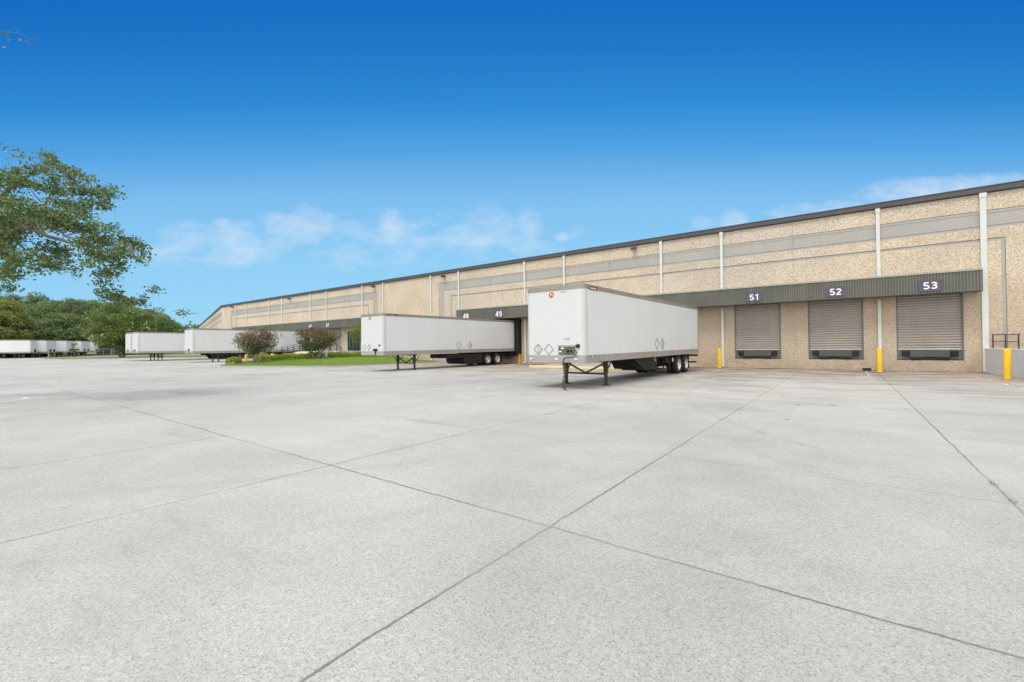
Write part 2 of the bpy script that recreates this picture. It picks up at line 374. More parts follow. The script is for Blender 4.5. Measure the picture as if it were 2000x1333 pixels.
t.links.new(c, b.inputs['Base Color']); b.inputs['Roughness'].default_value = .42; b.inputs['Specular IOR Level'].default_value = .35
bump(t, b, M(t, 'ADD', noise(t, v, 1.1, 2), M(t, 'MULTIPLY', seam, -.3)), .06, .02)
WHTF = WHT.copy(); WHTF.name = 'far_trailer_white'
ALU = streaky('weathered_aluminium', (.37, .36, .33), .42, .08, .35, (.30, .28, .24), metal=.25, sc=(1, 1, .6))
ALUT = streaky('top_rail_aluminium', (.29, .265, .225), .5, .1, .45, (.26, .24, .2), metal=.2, sc=(1, 1, .5))
CREAM = streaky('corner_cream', (.58, .58, .54), .5, .05, .2)
CHROME = simple('wheel_aluminium', (.62, .62, .62), .3, .75)
TYRE = simple('tyre_rubber', (.018, .018, .018), .75, 0, .3, 12)
GRIME = streaky('undercarriage_black', (.014, .013, .012), .8, .2, .25, (.035, .03, .025))
LEGM = streaky('landing_gear_paint', (.04, .036, .033), .65, .2, .4, (.09, .075, .06))
RED = simple('red_reflector', (.34, .02, .02), .4)
WSTK = simple('white_sticker', (.82, .82, .80), .5, 0, .04)
LENS = simple('lamp_lens_cream', (.78, .74, .58), .4, 0, .05)
AMB = simple('amber_lens', (.75, .28, .02), .35)
BOXM = streaky('equipment_panel', (.09, .083, .065), .6, .3, .6, (.3, .29, .26), sc=(5, 5, 5))
LOGO = simple('logo_orange', (.50, .075, .015), .45, 0, .1)
LOGOL = simple('logo_light', (.85, .50, .36), .45)
PLAC = simple('placard_grey', (.22, .22, .25), .5)
TAN = simple('placard_tan', (.50, .47, .38), .6)
GREYT = simple('grey_lettering', (.22, .22, .22), .6)
MAROON = simple('maroon_plate', (.21, .015, .025), .45)
HOSE = simple('blue_hose_wrap', (.06, .10, .16), .6)
COIL = simple('coiled_cable', (.075, .085, .07), .5, 0, .5, 30)
PURP = simple('sign_purple_grey', (.085, .072, .105), .5, 0, .1)
SIGNW = simple('sign_white', (.83, .81, .83), .5, 0, .03)
WALLW = streaky('painted_concrete_wall', (.72, .71, .68), .8, .06, .2, (.4, .39, .36))
FLOODM = simple('floodlight_bronze', (.05, .042, .035), .5)
FLOODG = simple('floodlight_glass', (.45, .42, .36), .2)
GLASS, t, b = mat('storefront_glass'); b.inputs['Base Color'].default_value = (.02, .035, .04, 1); b.inputs['Roughness'].default_value = .05; b.inputs['Specular IOR Level'].default_value = .9
GALV = simple('galvanised_steel', (.42, .43, .43), .45, .4)
WOODP = simple('white_rail_paint', (.72, .72, .70), .6)
def grass_mat(name, a, c2, d):
    m, t, b = mat(name); v = objco(t)
    n = noise(t, v, .5, 5, .65); f = noise(t, v, 9, 5, .7)
    c = ramp(t, n, [(.3, a), (.7, c2)]); c = mixc(t, M(t, 'MULTIPLY', smooth(t, f, .4, .75), .6), c, d)
    t.links.new(c, b.inputs['Base Color']); b.inputs['Roughness'].default_value = .95; b.inputs['Specular IOR Level'].default_value = .1
    bump(t, b, f, .6, .03); return m
GRS = grass_mat('lawn_soil', (.15, .24, .045), (.21, .31, .06), (.27, .30, .11))
GRSF = grass_mat('verge_ground', (.14, .17, .05), (.20, .23, .075), (.26, .24, .12))
EARTH = simple('far_earth', (.10, .12, .06), .95, 0, .3, .05)
def leaf(name, cols, trans=.25, rough=.5, red=False):
    m = bpy.data.materials.new(name); m.use_nodes = True; t = m.node_tree; b = t.nodes['Principled BSDF']
    g = N(t, 'ShaderNodeNewGeometry'); v = objco(t)
    n = noise(t, v, .9, 3, .6)
    f = M(t, 'ADD', M(t, 'MULTIPLY', g.outputs['Random Per Island'], .65), M(t, 'MULTIPLY', n, .45), clamp=True)
    k = len(cols)
    c = ramp(t, f, [(.12+.85*i/(k-1), col) for i, col in enumerate(cols)])
    if red:      # new growth at the shoot tips is red
        zz = N(t, 'ShaderNodeSeparateXYZ'); t.links.new(v, zz.inputs[0])
        n2_ = noise(t, v, 1.6, 3, .6)
        f2 = M(t, 'MULTIPLY', smooth(t, M(t, 'ADD', M(t, 'MULTIPLY', zz.outputs[2], .22), n2_), .80, 1.20), .85)
        rc = ramp(t, g.outputs['Random Per Island'], [(0, (.09, .08, .045)), (.5, (.20, .095, .065)), (.9, (.32, .18, .13))])
        c = mixc(t, f2, c, rc)
    t.links.new(c, b.inputs['Base Color']); b.inputs['Roughness'].default_value = rough; b.inputs['Specular IOR Level'].default_value = .3
    tr = N(t, 'ShaderNodeBsdfTranslucent'); t.links.new(mixc(t, 1.0, c, (1.3, 1.3, .6), 'MULTIPLY'), tr.inputs[0])
    mx = N(t, 'ShaderNodeMixShader', i_0=trans); t.links.new(b.outputs[0], mx.inputs[1]); t.links.new(tr.outputs[0], mx.inputs[2])
    t.links.new(mx.outputs[0], t.nodes['Material Output'].inputs[0]); return m
OAKL = leaf('oak_leaves', [(.05, .095, .035), (.095, .155, .055), (.155, .215, .08), (.26, .285, .13)])
FORL = leaf('forest_leaves', [(.09, .15, .07), (.14, .215, .09), (.20, .275, .12), (.27, .31, .15)])
FORL2 = leaf('forest_leaves_yellow', [(.12, .16, .05), (.19, .24, .07), (.28, .32, .09), (.34, .33, .15)])
FORL3 = leaf('forest_leaves_grey', [(.08, .12, .055), (.12, .165, .075), (.17, .205, .105), (.25, .255, .17)])
MYRG = leaf('myrtle_leaves_green', [(.07, .13, .035), (.12, .19, .045), (.175, .235, .06), (.25, .28, .11)])
MYRR = leaf('myrtle_leaves_reddish', red=True, cols=[(.04, .07, .035), (.07, .115, .05), (.11, .155, .06), (.18, .19, .09)])
HEDL = leaf('hedge_leaves', [(.05, .09, .015), (.22, .29, .04), (.50, .52, .08), (.72, .66, .15)])
GRSL = leaf('grass_blades', [(.16, .26, .05), (.21, .32, .06), (.28, .36, .10)], .3, .7)
BLOS = leaf('blossom', [(.60, .50, .52), (.70, .64, .66), (.80, .78, .78)], .3)
BARK = simple('bark', (.17, .15, .125), .9, 0, .3, 5, None, .4)
BARKL = simple('pale_bark', (.33, .28, .22), .85, 0, .25, 5)

# ------------------------------------------------------------------ ground
g = MB(); g.add([(-900, -500, 0), (700, -500, 0), (700, 900, 0), (-900, 900, 0)], [(0, 1, 2, 3)])
tag(g.build('far_ground', EARTH), kind='structure').location.z = -.03
g = MB(); g.add([(-250, -60, 0), (90, -60, 0), (90, 90, 0), (-250, 90, 0)], [(0, 1, 2, 3)])
tag(g.build('concrete_yard', CONC), kind='structure')

# ------------------------------------------------------------------ warehouse
P0, DP, D0 = 5.685, 4.146, 33.0
kx = lambda k: P0 - k*DP
RZ = 9.45
bld = empty('warehouse', (-20, 60, 0), label='long tan pebble-faced warehouse with grey bands and a dark roof edge', cat='warehouse')
def off(v): return (v[0]+20, v[1]-60, v[2])
# doors (k centre, kind)
DOORS = [.5, 1.5, 2.5, 7.5, 8.5, 14.5, 15.5, 16.5, 20.5, 21.5]
holes = [(kx(k)-1.35, kx(k)+1.35, 0.62, 4.32) for k in DOORS] + [(-51.6, -48.75, 1.2, 3.7)]
joints = [kx(k) for k in range(-12, 24)]
legsx = [-34.6, -33.83, -32.82, -32.68, 6.36, 6.52, -45.26, -46.05, -47.03, -47.15, -85.95, -86.1, -87.3, -88.0]
xs = sorted(set(joints + legsx + [h for q in holes for h in q[:2]] + [-92.0, 56.0]))
xs = [x for x in xs if -92.01 <= x <= 56.01]
def leg_gap(x, z):
    x = round(x, 2)
    if x in (-34.6, -33.83, -45.26, -46.05, -87.3, -88.0): return z <= 8.39 and not (x in (-33.83, -46.05, -87.3) and z > 7.47)
    return x in (-32.82, 6.52, -47.03, -86.1) and z <= 6.93
def rows(x):
    a, s = 'a', 's'
    if x > -33.83 or -86.1 < x < -47.15 + .0 or -47.15 <= x < -46.05 or -87.3 <= x < -86.0:
        inner = (-32.68 < x < 6.36) or (-85.95 < x < -47.15)
        thinleg = (-32.82 < x < -32.68) or (6.36 < x < 6.52) or (-47.15 < x < -47.03) or (-86.1 < x < -85.95)
        lo = [(0, 6.78, a), (6.78, 6.92, s), (6.92, 7.46, a)] if inner else ([(0, 6.92, s), (6.92, 7.46, a)] if thinleg else [(0, 7.46, a)])
        return lo + [(7.46, 7.58, 't'), (7.58, 8.24, s), (8.24, 8.38, 't'), (8.38, RZ-.1, a)]
    if -34.6 < x < -33.83 or -46.05 < x < -45.26 or -88.0 < x < -87.3:
        return [(0, 8.38, s), (8.38, RZ-.1, a)]
    return [(0, RZ-.1, a)]
wm = MB(); G = .012
jset = set(round(j, 3) for j in joints)
for i in range(len(xs)-1):
    xa, xb = xs[i], xs[i+1]; xc = (xa+xb)/2
    hole = [h for h in holes if h[0] < xc < h[1]]
    isj = lambda x: round(x, 3) in jset
    for (z0, z1, kd) in rows(xc):
        segs = [(z0, z1)]
        for h in hole:
            ns = []
            for s0, s1 in segs:
                if h[2] > s0 and h[2] < s1 or h[3] > s0 and h[3] < s1 or (h[2] <= s0 and h[3] >= s1):
                    if h[2] > s0: ns.append((s0, min(h[2], s1)))
                    if h[3] < s1: ns.append((max(h[3], s0), s1))
                else: ns.append((s0, s1))
            segs = ns
        for s0, s1 in segs:
            # neighbours share kind? leave a reveal only at joints and at changes of finish
            ga = G if (isj(xa) or leg_gap(xa, z1)) else 0
            gb = G if (isj(xb) or leg_gap(xb, z1)) else 0
            g0 = G if s0 == z0 and s0 in (6.92, 7.58, 8.38) else 0; g1 = G if s1 == z1 and s1 in (6.92, 7.58, 8.38) else 0
            yf = {'a': D0, 's': D0+.03, 't': D0+.012}[kd]
            wm.box(xa+ga, xb-gb, yf, D0+.16, s0+g0, s1-g1, 0 if kd == 'a' else 1)
# backing wall behind the reveals
hx = sorted(holes)
cur = -91.98
for h in hx:
    wm.box(cur, h[0], D0+.16, D0+.3, 0, RZ-.15, 2); wm.box(h[0], h[1], D0+.16, D0+.3, 0, h[2], 2); wm.box(h[0], h[1], D0+.16, D0+.3, h[3], RZ-.15, 2); cur = h[1]
wm.box(cur, 55.98, D0+.16, D0+.3, 0, RZ-.15, 2)
wm.box(-91.9, 55.9, D0-.045, D0-.002, 0.001, .014, 2)  # dark strip standing in for the shadow line along the wall base
# light reveals at the plain joints
for k in range(-12, 24):
    if k % 3 == 2: wm.box(kx(k)-.0125, kx(k)+.0125, D0-.004, D0+.158, .02, RZ-.12, 3)
wm.box(-91.95, 56, 110, 110.3, 0, RZ-.2, 0); wm.box(55.7, 56, D0+.3, 110, 0, RZ-.2, 0); wm.box(-91.95, -91.65, D0+.3, 110, 0, RZ-.2, 0)
wm.build('wall', [AGG, SMOOTHC, JOINT_SHADE, SEAL], bld, tf=off)
# angled far wing
ang = math.atan2(25.0, -90.0)
wing = MB()
wd = Vector((-.9635, .2676, 0)); wnrm = Vector((-.2676, -.9635, 0))
def wq(s, o, z): p = Vector((-92, 33, 0))+wd*s+wnrm*o; return (p.x, p.y, z)
def wbox(s0, s1, o0, o1, z0, z1, m):
    vs = [wq(s, o, z) for z in (z0, z1) for o in (o0, o1) for s in (s0, s1)]
    wing.add(vs, [(0, 2, 3, 1), (4, 5, 7, 6), (0, 1, 5, 4), (2, 6, 7, 3), (0, 4, 6, 2), (1, 3, 7, 5)], m)
for i in range(23):
    s0 = i*4.1+.02; s1 = s0+4.06
    wbox(s0, s1, -.3, 0, 0, 6.78, 0); wbox(s0, s1, -.3, -.02, 6.82, 6.92, 1); wbox(s0, s1, -.3, 0, 6.95, 7.56, 0); wbox(s0, s1, -.3, -.02, 7.6, 8.36, 1); wbox(s0, s1, -.3, 0, 8.4, RZ-.1, 0)
wbox(0, 94, -14, -.3, 0, RZ-.15, 2)
wing.build('wing_wall', [AGG, SMOOTHC, JOINT_SHADE], bld, tf=off)
rf = MB()
rf.box(-92, 56.2, D0+.26, 110.2, RZ-.15, RZ-.05, 1)
rf.box(-92.1, 56.3, D0-.16, D0+.25, RZ-.14, RZ+.13, 0)
rf.box(-92.12, 56.32, D0-.19, D0+.10, RZ+.13, RZ+.17, 0)
wing = rf; wbox(0, 94, -.25, .16, RZ-.14, RZ+.13, 0)
rf.build('roof', [ROOFM, ROOFTOP], bld, tf=off)
# dark seal under the eave
eb = MB(); eb.box(-91.9, 56, D0-.05, D0+.02, RZ-.185, RZ-.141); eb.build('eave_trim', ROOFM, bld, tf=off)
# downspouts
CAN = [(-30.95, 5.50), (-84.3, -46.35)]
for k in list(range(-11, 23)):
    if k % 3 == 2: continue
    x = kx(k) + (0 if k else .05); w = .088 if k else .12
    m = MB(); cov = any(a-.05 < x < b+.0 for a, b in CAN)
    zt = RZ-.145
    if cov:
        m.box(x-w, x+w, D0-.13, D0-.004, 5.27, zt); m.box(x-w+.01, x+w-.01, D0-.12, D0-.004, .12, 4.1)
        m.box(x-w-.02, x+w+.02, D0-.15, D0-.131, 9.05, zt-.02)
    else:
        m.box(x-w, x+w, D0-.13, D0-.004, .16, zt); m.box(x-w-.02, x+w+.02, D0-.15, D0-.131, 9.05, zt-.02)
    m.box(x-w-.02, x+w+.02, D0-.22, D0-.131, .05, .15)
    m.build('downspout', PIPE, bld, bevel=.012, tf=off)
# canopies
for (a, c) in CAN:
    m = MB(); per = .12; n = int((c-a)/per); per = (c-a)/n
    prof = []
    yf = 31.82; d = .035
    for i in range(n):
        x = a+i*per
        prof += [(x, yf+d), (x+per*.18, yf), (x+per*.62, yf), (x+per*.80, yf+d)]
    prof.append((c, yf+d))
    o = len(m.v)
    zb, ztp = 4.17, 5.22
    for x, y in prof: m.v.append((x, y, zb)); m.v.append((x, y, ztp))
    for i in range(len(prof)-1): m.f.append((2*i, 2*i+2, 2*i+3, 2*i+1)); m.m.append(0)
    for sx_ in (a, c-.04): m.box(sx_, sx_+.04, yf+d+.002, D0-.14, zb, ztp, 0)
    m.build('canopy_fascia', GREEN, bld, tf=off)
    m = MB(); m.box(a, c, yf+.06, D0-.004, zb+.03, zb+.08); m.box(a, c, yf+.06, yf+.12, zb-.03, zb+.029)
    m.build('canopy_soffit', SOFF, bld, tf=off)
    m = MB(); m.prism([(yf-.03, 5.20), (yf+.10, 5.20), (D0-.005, 5.30), (D0-.005, 5.38), (yf+.03, 5.31), (yf-.03, 5.29)], 'x', a-.02, c+.0)
    m.build('canopy_coping', COPE, bld, tf=off)
# dock doors
def dock_door(k):
    x = kx(k); fr = MB()
    fr.box(x-1.35, x-1.28, D0+.02, D0+.22, .66, 4.3); fr.box(x+1.28, x+1.35, D0+.02, D0+.22, .66, 4.3); fr.box(x-1.28, x+1.28, D0+.05, D0+.22, 4.22, 4.32)
    fr.box(x-1.28, x+1.28, D0+.12, D0+.22, .66, 1.19)
    f = fr.build('dock_door', STEELJ, bld, tf=off)
    sh = MB(); z = 1.27; pr = []
    while z < 4.2:
        pr += [(D0+.14, z), (D0+.135, z+.022), (D0+.085, z+.045), (D0+.078, z+.10), (D0+.10, z+.125), (D0+.135, z+.138)]; z += .146
    pr.append((D0+.12, z))
    o = 0
    for y, zz in pr: sh.v.append((x-1.279, y, zz)); sh.v.append((x+1.279, y, zz))
    for i in range(len(pr)-1): sh.f.append((2*i, 2*i+1, 2*i+3, 2*i+2)); sh.m.append(0)
    so = sh.build('shutter', SHUT, f, tf=off)
    m = MB(); m.box(x-1.279, x+1.279, D0+.07, D0+.12, 1.195, 1.268); m.build('bottom_bar', BAR, f, tf=off)
    for sx_ in (-1, 1):
        m = MB(); a = x+sx_*.98; m.box(a-.15, a+.15, D0-.14, D0+.119, .86, 1.13); m.build('bumper', RUB, f, bevel=.02, tf=off)
    m = MB(); m.box(x-.80, x+.80, D0-.10, D0+.119, .80, 1.16); m.box(x-.80, x-.28, D0-.08, D0+.05, .70, .797, 1); m.box(x+.30, x+.80, D0-.08, D0+.05, .70, .797, 1); m.box(x-.25, x+.25, D0-.02, D0+.05, .73, .79, 1)
    m.build('dock_leveler', [STEEL, BLK], f, bevel=.01, tf=off)
    return f
for k in DOORS: dock_door(k)
# dock seals round the docked trailer
for k in (7.5, 16.5, 20.5, 21.5):
    x = kx(k); m = MB()
    for s in (-1, 1): m.box(min(x+s*1.32, x+s*1.62), max(x+s*1.32, x+s*1.62), D0-.55, D0-.003, .9, 4.12)
    m.box(x-1.31, x+1.31, D0-.55, D0-.003, 3.6, 4.08)
    m.build('dock_seal', RUB, bld, bevel=.03, tf=off)
# entrance storefront
m = MB(); m.box(-51.6, -48.75, D0+.06, D0+.2, 1.2, 3.7); sf = m.build('entrance_glazing', GLASS, bld, tf=off)
m = MB()
for x in (-51.6, -50.9, -50.15, -49.45, -48.8): m.box(x, x+.06, D0+.0, D0+.059, 1.2, 3.7)
m.box(-51.6, -48.74, D0+.005, D0+.058, 3.1, 3.16); m.box(-51.6, -48.74, D0+.005, D0+.058, 1.2, 1.32)
m.build('glazing_frame', BLK, sf, tf=off)

# wall floodlights
for i, (x, lab) in enumerate(((-12.93, 'bronze wall floodlight under the roof edge right of the tall trailer nose top'), (-33.7, 'bronze floodlight high above the docked trailer beside the wide grey band corner'),
              (-45.79, 'bronze floodlight under the roof edge at the right end of the farther grey band'), (-66.4, 'tiny floodlight high on the far dock wall above the long left canopy'), (-86.95, 'tiny floodlight near the far left corner of the warehouse'))):
    e = empty('floodlight', (x, D0-.004, 9.03), label=lab, cat='wall light', group='floodlights under the roof edge')
    m = MB(); m.box(-.06, .06, -.16, 0, -.05, .07); m.prism([(-.16, -.14), (-.42, -.10), (-.40, .08), (-.16, .12)], 'x', -.19, .19); m.build('housing', FLOODM, e, bevel=.012)
    m = MB(); m.box(-.16, .16, -.40, -.18, -.16, -.142); m.build('lens', FLOODG, e)

# dock number signs
for num, x, lab in (('53', 3.55, 'purple-grey sign reading 53 on the canopy above the widest-looking right shutter'), ('52', -.47, 'purple-grey sign reading 52 on the canopy above the middle shutter'),
                    ('51', -4.64, 'purple-grey sign reading 51 on the canopy above the left shutter of the open three'), ('49', -25.5, 'purple-grey sign reading 49 above the docked trailer rear'),
                    ('48', -29.6, 'purple-grey sign reading 48 near the left end of the right-hand canopy'), ('47', -54.3, 'small glaring white-lettered sign on the far canopy, right of its pair'), ('46', -58.6, 'small glaring white-lettered sign on the far canopy, left of its pair')):
    e = empty('dock_number_sign', (x, 31.815, 4.58), label=lab, cat='number sign', group='dock number signs on the canopies')
    m = MB(); m.box(-.46, .46, -.02, -.002, -.30, .30); m.build('plate', PURP, e, bevel=.004)
    digits('lettering', num, .38 if x > -20 else .50, SIGNW, e, (.01, -.024, 0))

# ------------------------------------------------------------------ platform right of the docks
rw = empty('concrete_ramp_wall', (5.7, 30, 0), label='pale painted concrete platform wall projecting from the building at far right', cat='retaining wall')
m = MB()
m.add([(5.68-5.7, 2.98, 0), (6.16-5.7, -4.5, 0), (6.40-5.7, -4.5, 0), (5.92-5.7, 2.98, 0), (5.68-5.7, 2.98, 1.27), (6.16-5.7, -4.5, 1.27), (6.40-5.7, -4.5, 1.27), (5.92-5.7, 2.98, 1.27)],
      [(0, 3, 2, 1), (4, 5, 6, 7), (0, 1, 5, 4), (1, 2, 6, 5), (2, 3, 7, 6), (3, 0, 4, 7)])
m.build('side_wall', WALLW, rw, bevel=.012)
m = MB(); m.add([(.225, 2.98, 1.20), (.70, -4.5, 1.20), (9, -4.5, 1.20), (9, 2.98, 1.20), (.225, 2.98, 0), (.70, -4.5, 0), (9, -4.5, 0), (9, 2.98, 0)], [(0, 1, 2, 3), (1, 5, 6, 2), (0, 4, 5, 1), (2, 6, 7, 3), (3, 7, 4, 0)])
m.build('platform_slab', SMOOTHC, rw)
gr = empty('guard_rail', (6.0, 32.75, 1.2), label='short black two-bar railing on the platform against the wall', cat='railing')
m = MB()
for x in (-.04, .40, .84): MB().bar((x, 0, 0), (x, 0, .74), .045).build('post', BLK, gr)
m = MB(); m.bar((-.07, 0, .76), (.92, 0, .76), .04); m.bar((-.04, 0, .40), (.84, 0, .40), .03); m.build('rail', BLK, gr)

# bollards
def bollard(x, y, h, r, lab, mt=YEL, grp='yellow bollards at the docks', name='bollard'):
    e = empty(name, (x, y, 0), label=lab, cat='bollard', group=grp)
    m = MB(); prof = [(0, r), (h-.06, r), (h-.025, r*.9), (h-.005, r*.6), (h, .001)]
    m.lathe(prof, (0, 0, 0), 'z', 24); m.build('post', mt, e, smooth=True)
    m = MB(); m.lathe([(0.012, r+.10), (0.012, r+.002)], (0, 0, 0), 'z', 24); m.build('stained_collar', SEAL, e)
bollard(5.40, 27.5, 1.31, .125, 'stout yellow bollard in front of the pale platform wall')
bollard(1.42, 31.2, 1.31, .125, 'yellow bollard between the shutters marked 52 and 53')
bollard(-6.78, 32.0, 1.32, .125, 'yellow bollard between the tall trailer and the shutter marked 51')
bollard(-24.0, 32.9, 1.32, .125, 'yellow bollard behind the left edge of the nearest trailer', )
bollard(-52.8, 21.3, .95, .12, 'orange-yellow bollard beside the reddish shrub tree at the lawn tip', YEL, 'orange posts at the lawn tip')
bollard(-58.2, 26.6, .95, .22, 'thick orange bollard left of the reddish shrub tree', YEL, 'orange posts at the lawn tip')
bollard(-66.5, 28.2, .9, .12, 'slim orange bollard behind the landing gear of the middle trailer', YEL, 'orange posts at the lawn tip')

# raised concrete pad with yellow edge
kp = empty('raised_pad', (-14.8, 30, 0), label='low concrete island with worn yellow edge behind the nearest trailer', cat='kerb island')
m = MB(); m.box(-3.9, 3.3, -2.85, 2.98, 0, .15); m.build('slab', SMOOTHC, kp, bevel=.02)
m = MB(); m.box(-3.95, 3.35, -3.06, -2.852, 0, .17); m.build('kerb', YELK, kp, bevel=.025)
# wheel chock
wc = empty('wheel_chock', (.92, 32.6, 0), label='small black rubber block lying at the wall left of a yellow bollard', cat='wheel chock')
m = MB(); m.prism([(-.11, 0), (.11, 0), (.09, .12), (.04, .16), (-.06, .15), (-.10, .09)], 'x', -.2, .2); m.build('rubber_block', RUB, wc, bevel=.02)

# painted arc and stall lines
def strip(name, pts, w, z, mt, label=None):
    m = MB(); P = [Vector((*p, z)) for p in pts]; o = 0
    for i, p in enumerate(P):
        d = (P[min(i+1, len(P)-1)]-P[max(i-1, 0)]).normalized(); a = Vector((-d.y, d.x, 0))*w/2
        m.v += [tuple(p+a), tuple(p-a)]
    for i in range(len(P)-1): m.f.append((2*i, 2*i+1, 2*i+3, 2*i+2)); m.m.append(0)
    return tag(m.build(name, mt), kind='structure')
MARK, t, b = mat('worn_marking_paint'); v = objco(t)
n = noise(t, v, 7, 5, .7); t.links.new(ramp(t, n, [(.3, (.54, .54, .52)), (.7, (.64, .64, .62))]), b.inputs['Base Color']); b.inputs['Roughness'].default_value = .8
MARKW, t, b = mat('faint_marking_paint'); v = objco(t)
n = noise(t, v, 2.2, 5, .75); tb = N(t, 'ShaderNodeBsdfTransparent'); mx = N(t, 'ShaderNodeMixShader')
b.inputs['Base Color'].default_value = (.62, .60, .56, 1); b.inputs['Roughness'].default_value = .85
t.links.new(smooth(t, n, .42, .62), mx.inputs[0]); t.links.new(tb.outputs[0], mx.inputs[1]); t.links.new(b.outputs[0], mx.inputs[2]); t.links.new(mx.outputs[0], t.nodes['Material Output'].inputs[0])
swoop = [(-21.0, .95), (-21.45, 1.36), (-21.75, 1.66), (-21.98, 1.88), (-22.22, 2.04), (-22.5, 2.12), (-22.85, 2.12), (-23.2, 2.03), (-23.6, 1.84), (-24.1, 1.5), (-24.7, 1.0)]
strip('painted_arc', swoop, .15, .005, MARK)
for x, y0 in ((.86, 22), (-3.3, 22), (4.75, 21), (-6.2, 21.5)):
    strip('stall_line', [(x, y0), (x, 31.5)], .10, .005, MARKW)

# ------------------------------------------------------------------ trailers
def trailer(name, w=2.5, L=14.7, z0=1.0, z1=3.83, tilt=.0047, gear=2.6, wheels=(11.2, 12.4), detail=2, **tags):
    """origin at the nose on the ground, body runs along +Y"""
    root = empty(name, (0, 0, 0), **tags)
    T = lambda v: (v[0], v[1], v[2]+tilt*v[1] if v[2] > .9 else v[2])
    h = w/2; r = .2; rh = .27; tr = .17
    def outline(o=0.0, rr=r):
        pts = []
        for cx, cy, a0 in ((h-rr, rr, -90), (-(h-rr), rr, 180)):
            for i in range(7):
                a = R(a0 + i*15)
                pts.append((cx+(rr+o)*math.cos(a), cy+(rr+o)*math.sin(a)))
        return pts[:7] + [(h+o, L+o), (-h-o, L+o)] + pts[7:]
    m = MB(); m.prism(outline(), 'z', z0+rh, z1-tr)
    m.build('body', WHT, root, tf=T)
    m = MB(); m.prism(outline(.012), 'z', z1-tr-.0, z1-.02); m.prism(outline(-.03), 'z', z1-.019, z1+.01)
    m.build('top_rail', ALUT, root, tf=T)
    m = MB(); m.prism(outline(.014), 'z', z0, z0+rh); br = m.build('bottom_rail', ALU, root, tf=T)
    if detail >= 1:
        for s in (-1, 1):
            m = MB(); cx = s*(h-r)
            pts = [(cx+s*(r+.006)*math.sin(R(a)), r-(r+.006)*math.cos(R(a))) for a in range(15, 91, 15)] + [(s*(h+.006), r+.12), (s*(h+.001), r+.12)] + [(cx+s*(r+.001)*math.sin(R(a)), r-(r+.001)*math.cos(R(a))) for a in range(90, 14, -15)]
            m.prism(pts if s > 0 else pts[::-1], 'z', z0+rh+.001, z1-tr-.001)
            m.build('corner_post', CREAM, root, tf=T)
        # seam batten and rear frame
        for s in (-1, 1): MB().box(s*h-.02, s*h+.02, L-.10, L+.02, z0+rh+.002, z1-tr-.002).build('rear_post', ALU, root, tf=T)
        # reflective tape on the right rail
        proto = None; n = int((L-.6)/1.16)
        for i in range(n):
            y = .45+i*1.16
            if proto is None:
                mm = MB(); mm.box(-.0, .004, 0, .13, 0, .045, 0); mm.box(0, .004, .135, .24, 0, .045, 1); mm.box(0, .004, .245, .36, 0, .045, 0)
                proto = mm.build('reflective_tape', [RED, WSTK], br); q = proto
            else: q = proto.copy(); COL.objects.link(q); q.parent = br
            q.location = (h+.0145, y, z0+rh-.085+tilt*y)
    # landing gear
    gm = MB(); gs = .92; gy = gear
    gm.bar((-gs, gy, .46), (gs, gy, .46), .07, .07); gm.bar((-gs, gy, .92), (-.0, gy, .48), .06, .06, up=(0, 1, 0)); gm.bar((gs, gy, .92), (0, gy, .48), .06, .06, up=(0, 1, 0))
    gm.box(-gs-.15, gs+.15, gy-.15, gy+.15, z0-.06, z0-.002+tilt*gy)
    gm.bar((gs+.1, gy, z0-.25), (gs+.22, gy-.02, z0-.25), .03)
    lg = gm.build('landing_gear', LEGM, root)
    for s in (-1, 1):
        q = MB(); x = s*gs
        q.box(x-.075, x+.075, gy-.075, gy+.075, .50, z0+tilt*gy); q.box(x-.055, x+.055, gy-.055, gy+.055, .03, .5)
        q.lathe([(0.004, .001), (0.004, .19), (.03, .17), (.05, .07)], (x, gy, 0), 'z', 16)
        q.bar((x, gy+.03, .52), (x, gy+.55, z0), .04); q.bar((x, gy-.03, .52), (x, gy-.42, z0), .035)
        q.build('leg', LEGM, lg, bevel=.006)
    # suspension
    q = MB()
    for s in (-1, 1): q.box(s*.5-.05, s*.5+.05, wheels[0]-1.7, wheels[1]+1.0, z0-.16, z0+.03)
    for y in wheels: q.tube([(-.95, y, .5), (.95, y, .5)], .065, 10); q.box(-.6, .6, y-.5, y+.05, .55, z0-.03)
    q.box(-.95, .95, wheels[0]-1.5, wheels[0]-.9, .62, z0-.02); q.box(-.4, .4, wheels[0]-.9, wheels[1], .42, .75)
    q.build('suspension', GRIME, root)
    wp = None
    for y in wheels:
        for s in (1, -1):
            if wp is None:
                q = MB()
                for xo in (0, -.335):
                    q.lathe([(xo-.02, .29), (xo+.0, .36), (xo+.0, .44), (xo-.03, .49), (xo-.07, .505), (xo-.2, .505), (xo-.245, .49), (xo-.27, .44), (xo-.27, .3)], (0, 0, 0), 'x', 32)
                wp = q.build('wheel', TYRE, root, smooth=True)
                q = MB()
                q.lathe([(-.012, .30), (-.005, .285), (-.06, .27), (-.10, .25), (-.13, .20), (-.125, .12), (-.09, .11), (-.03, .085), (-.02, .0)], (0, 0, 0), 'x', 32)
                for i in range(10):
                    a = 2*math.pi*i/10; q.lathe([(-.125, .014), (-.095, .014), (-.095, .001)], (0, .165*math.cos(a), .165*math.sin(a)), 'x', 6)
                q.build('rim', CHROME, wp, smooth=True); w_ = wp
            else: w_ = copy_tree(wp, root)
            w_.location = (s*(h-.03), y, .505)
            if s < 0: w_.rotation_euler.z = math.pi
    for s in (-1, 1):
        q = MB(); q.box(s*(h-.35)-.28, s*(h-.35)+.28, wheels[1]+.62, wheels[1]+.64, .22, z0-.02); q.build('mud_flap', RUB, root)
    q = MB(); y = L-.06
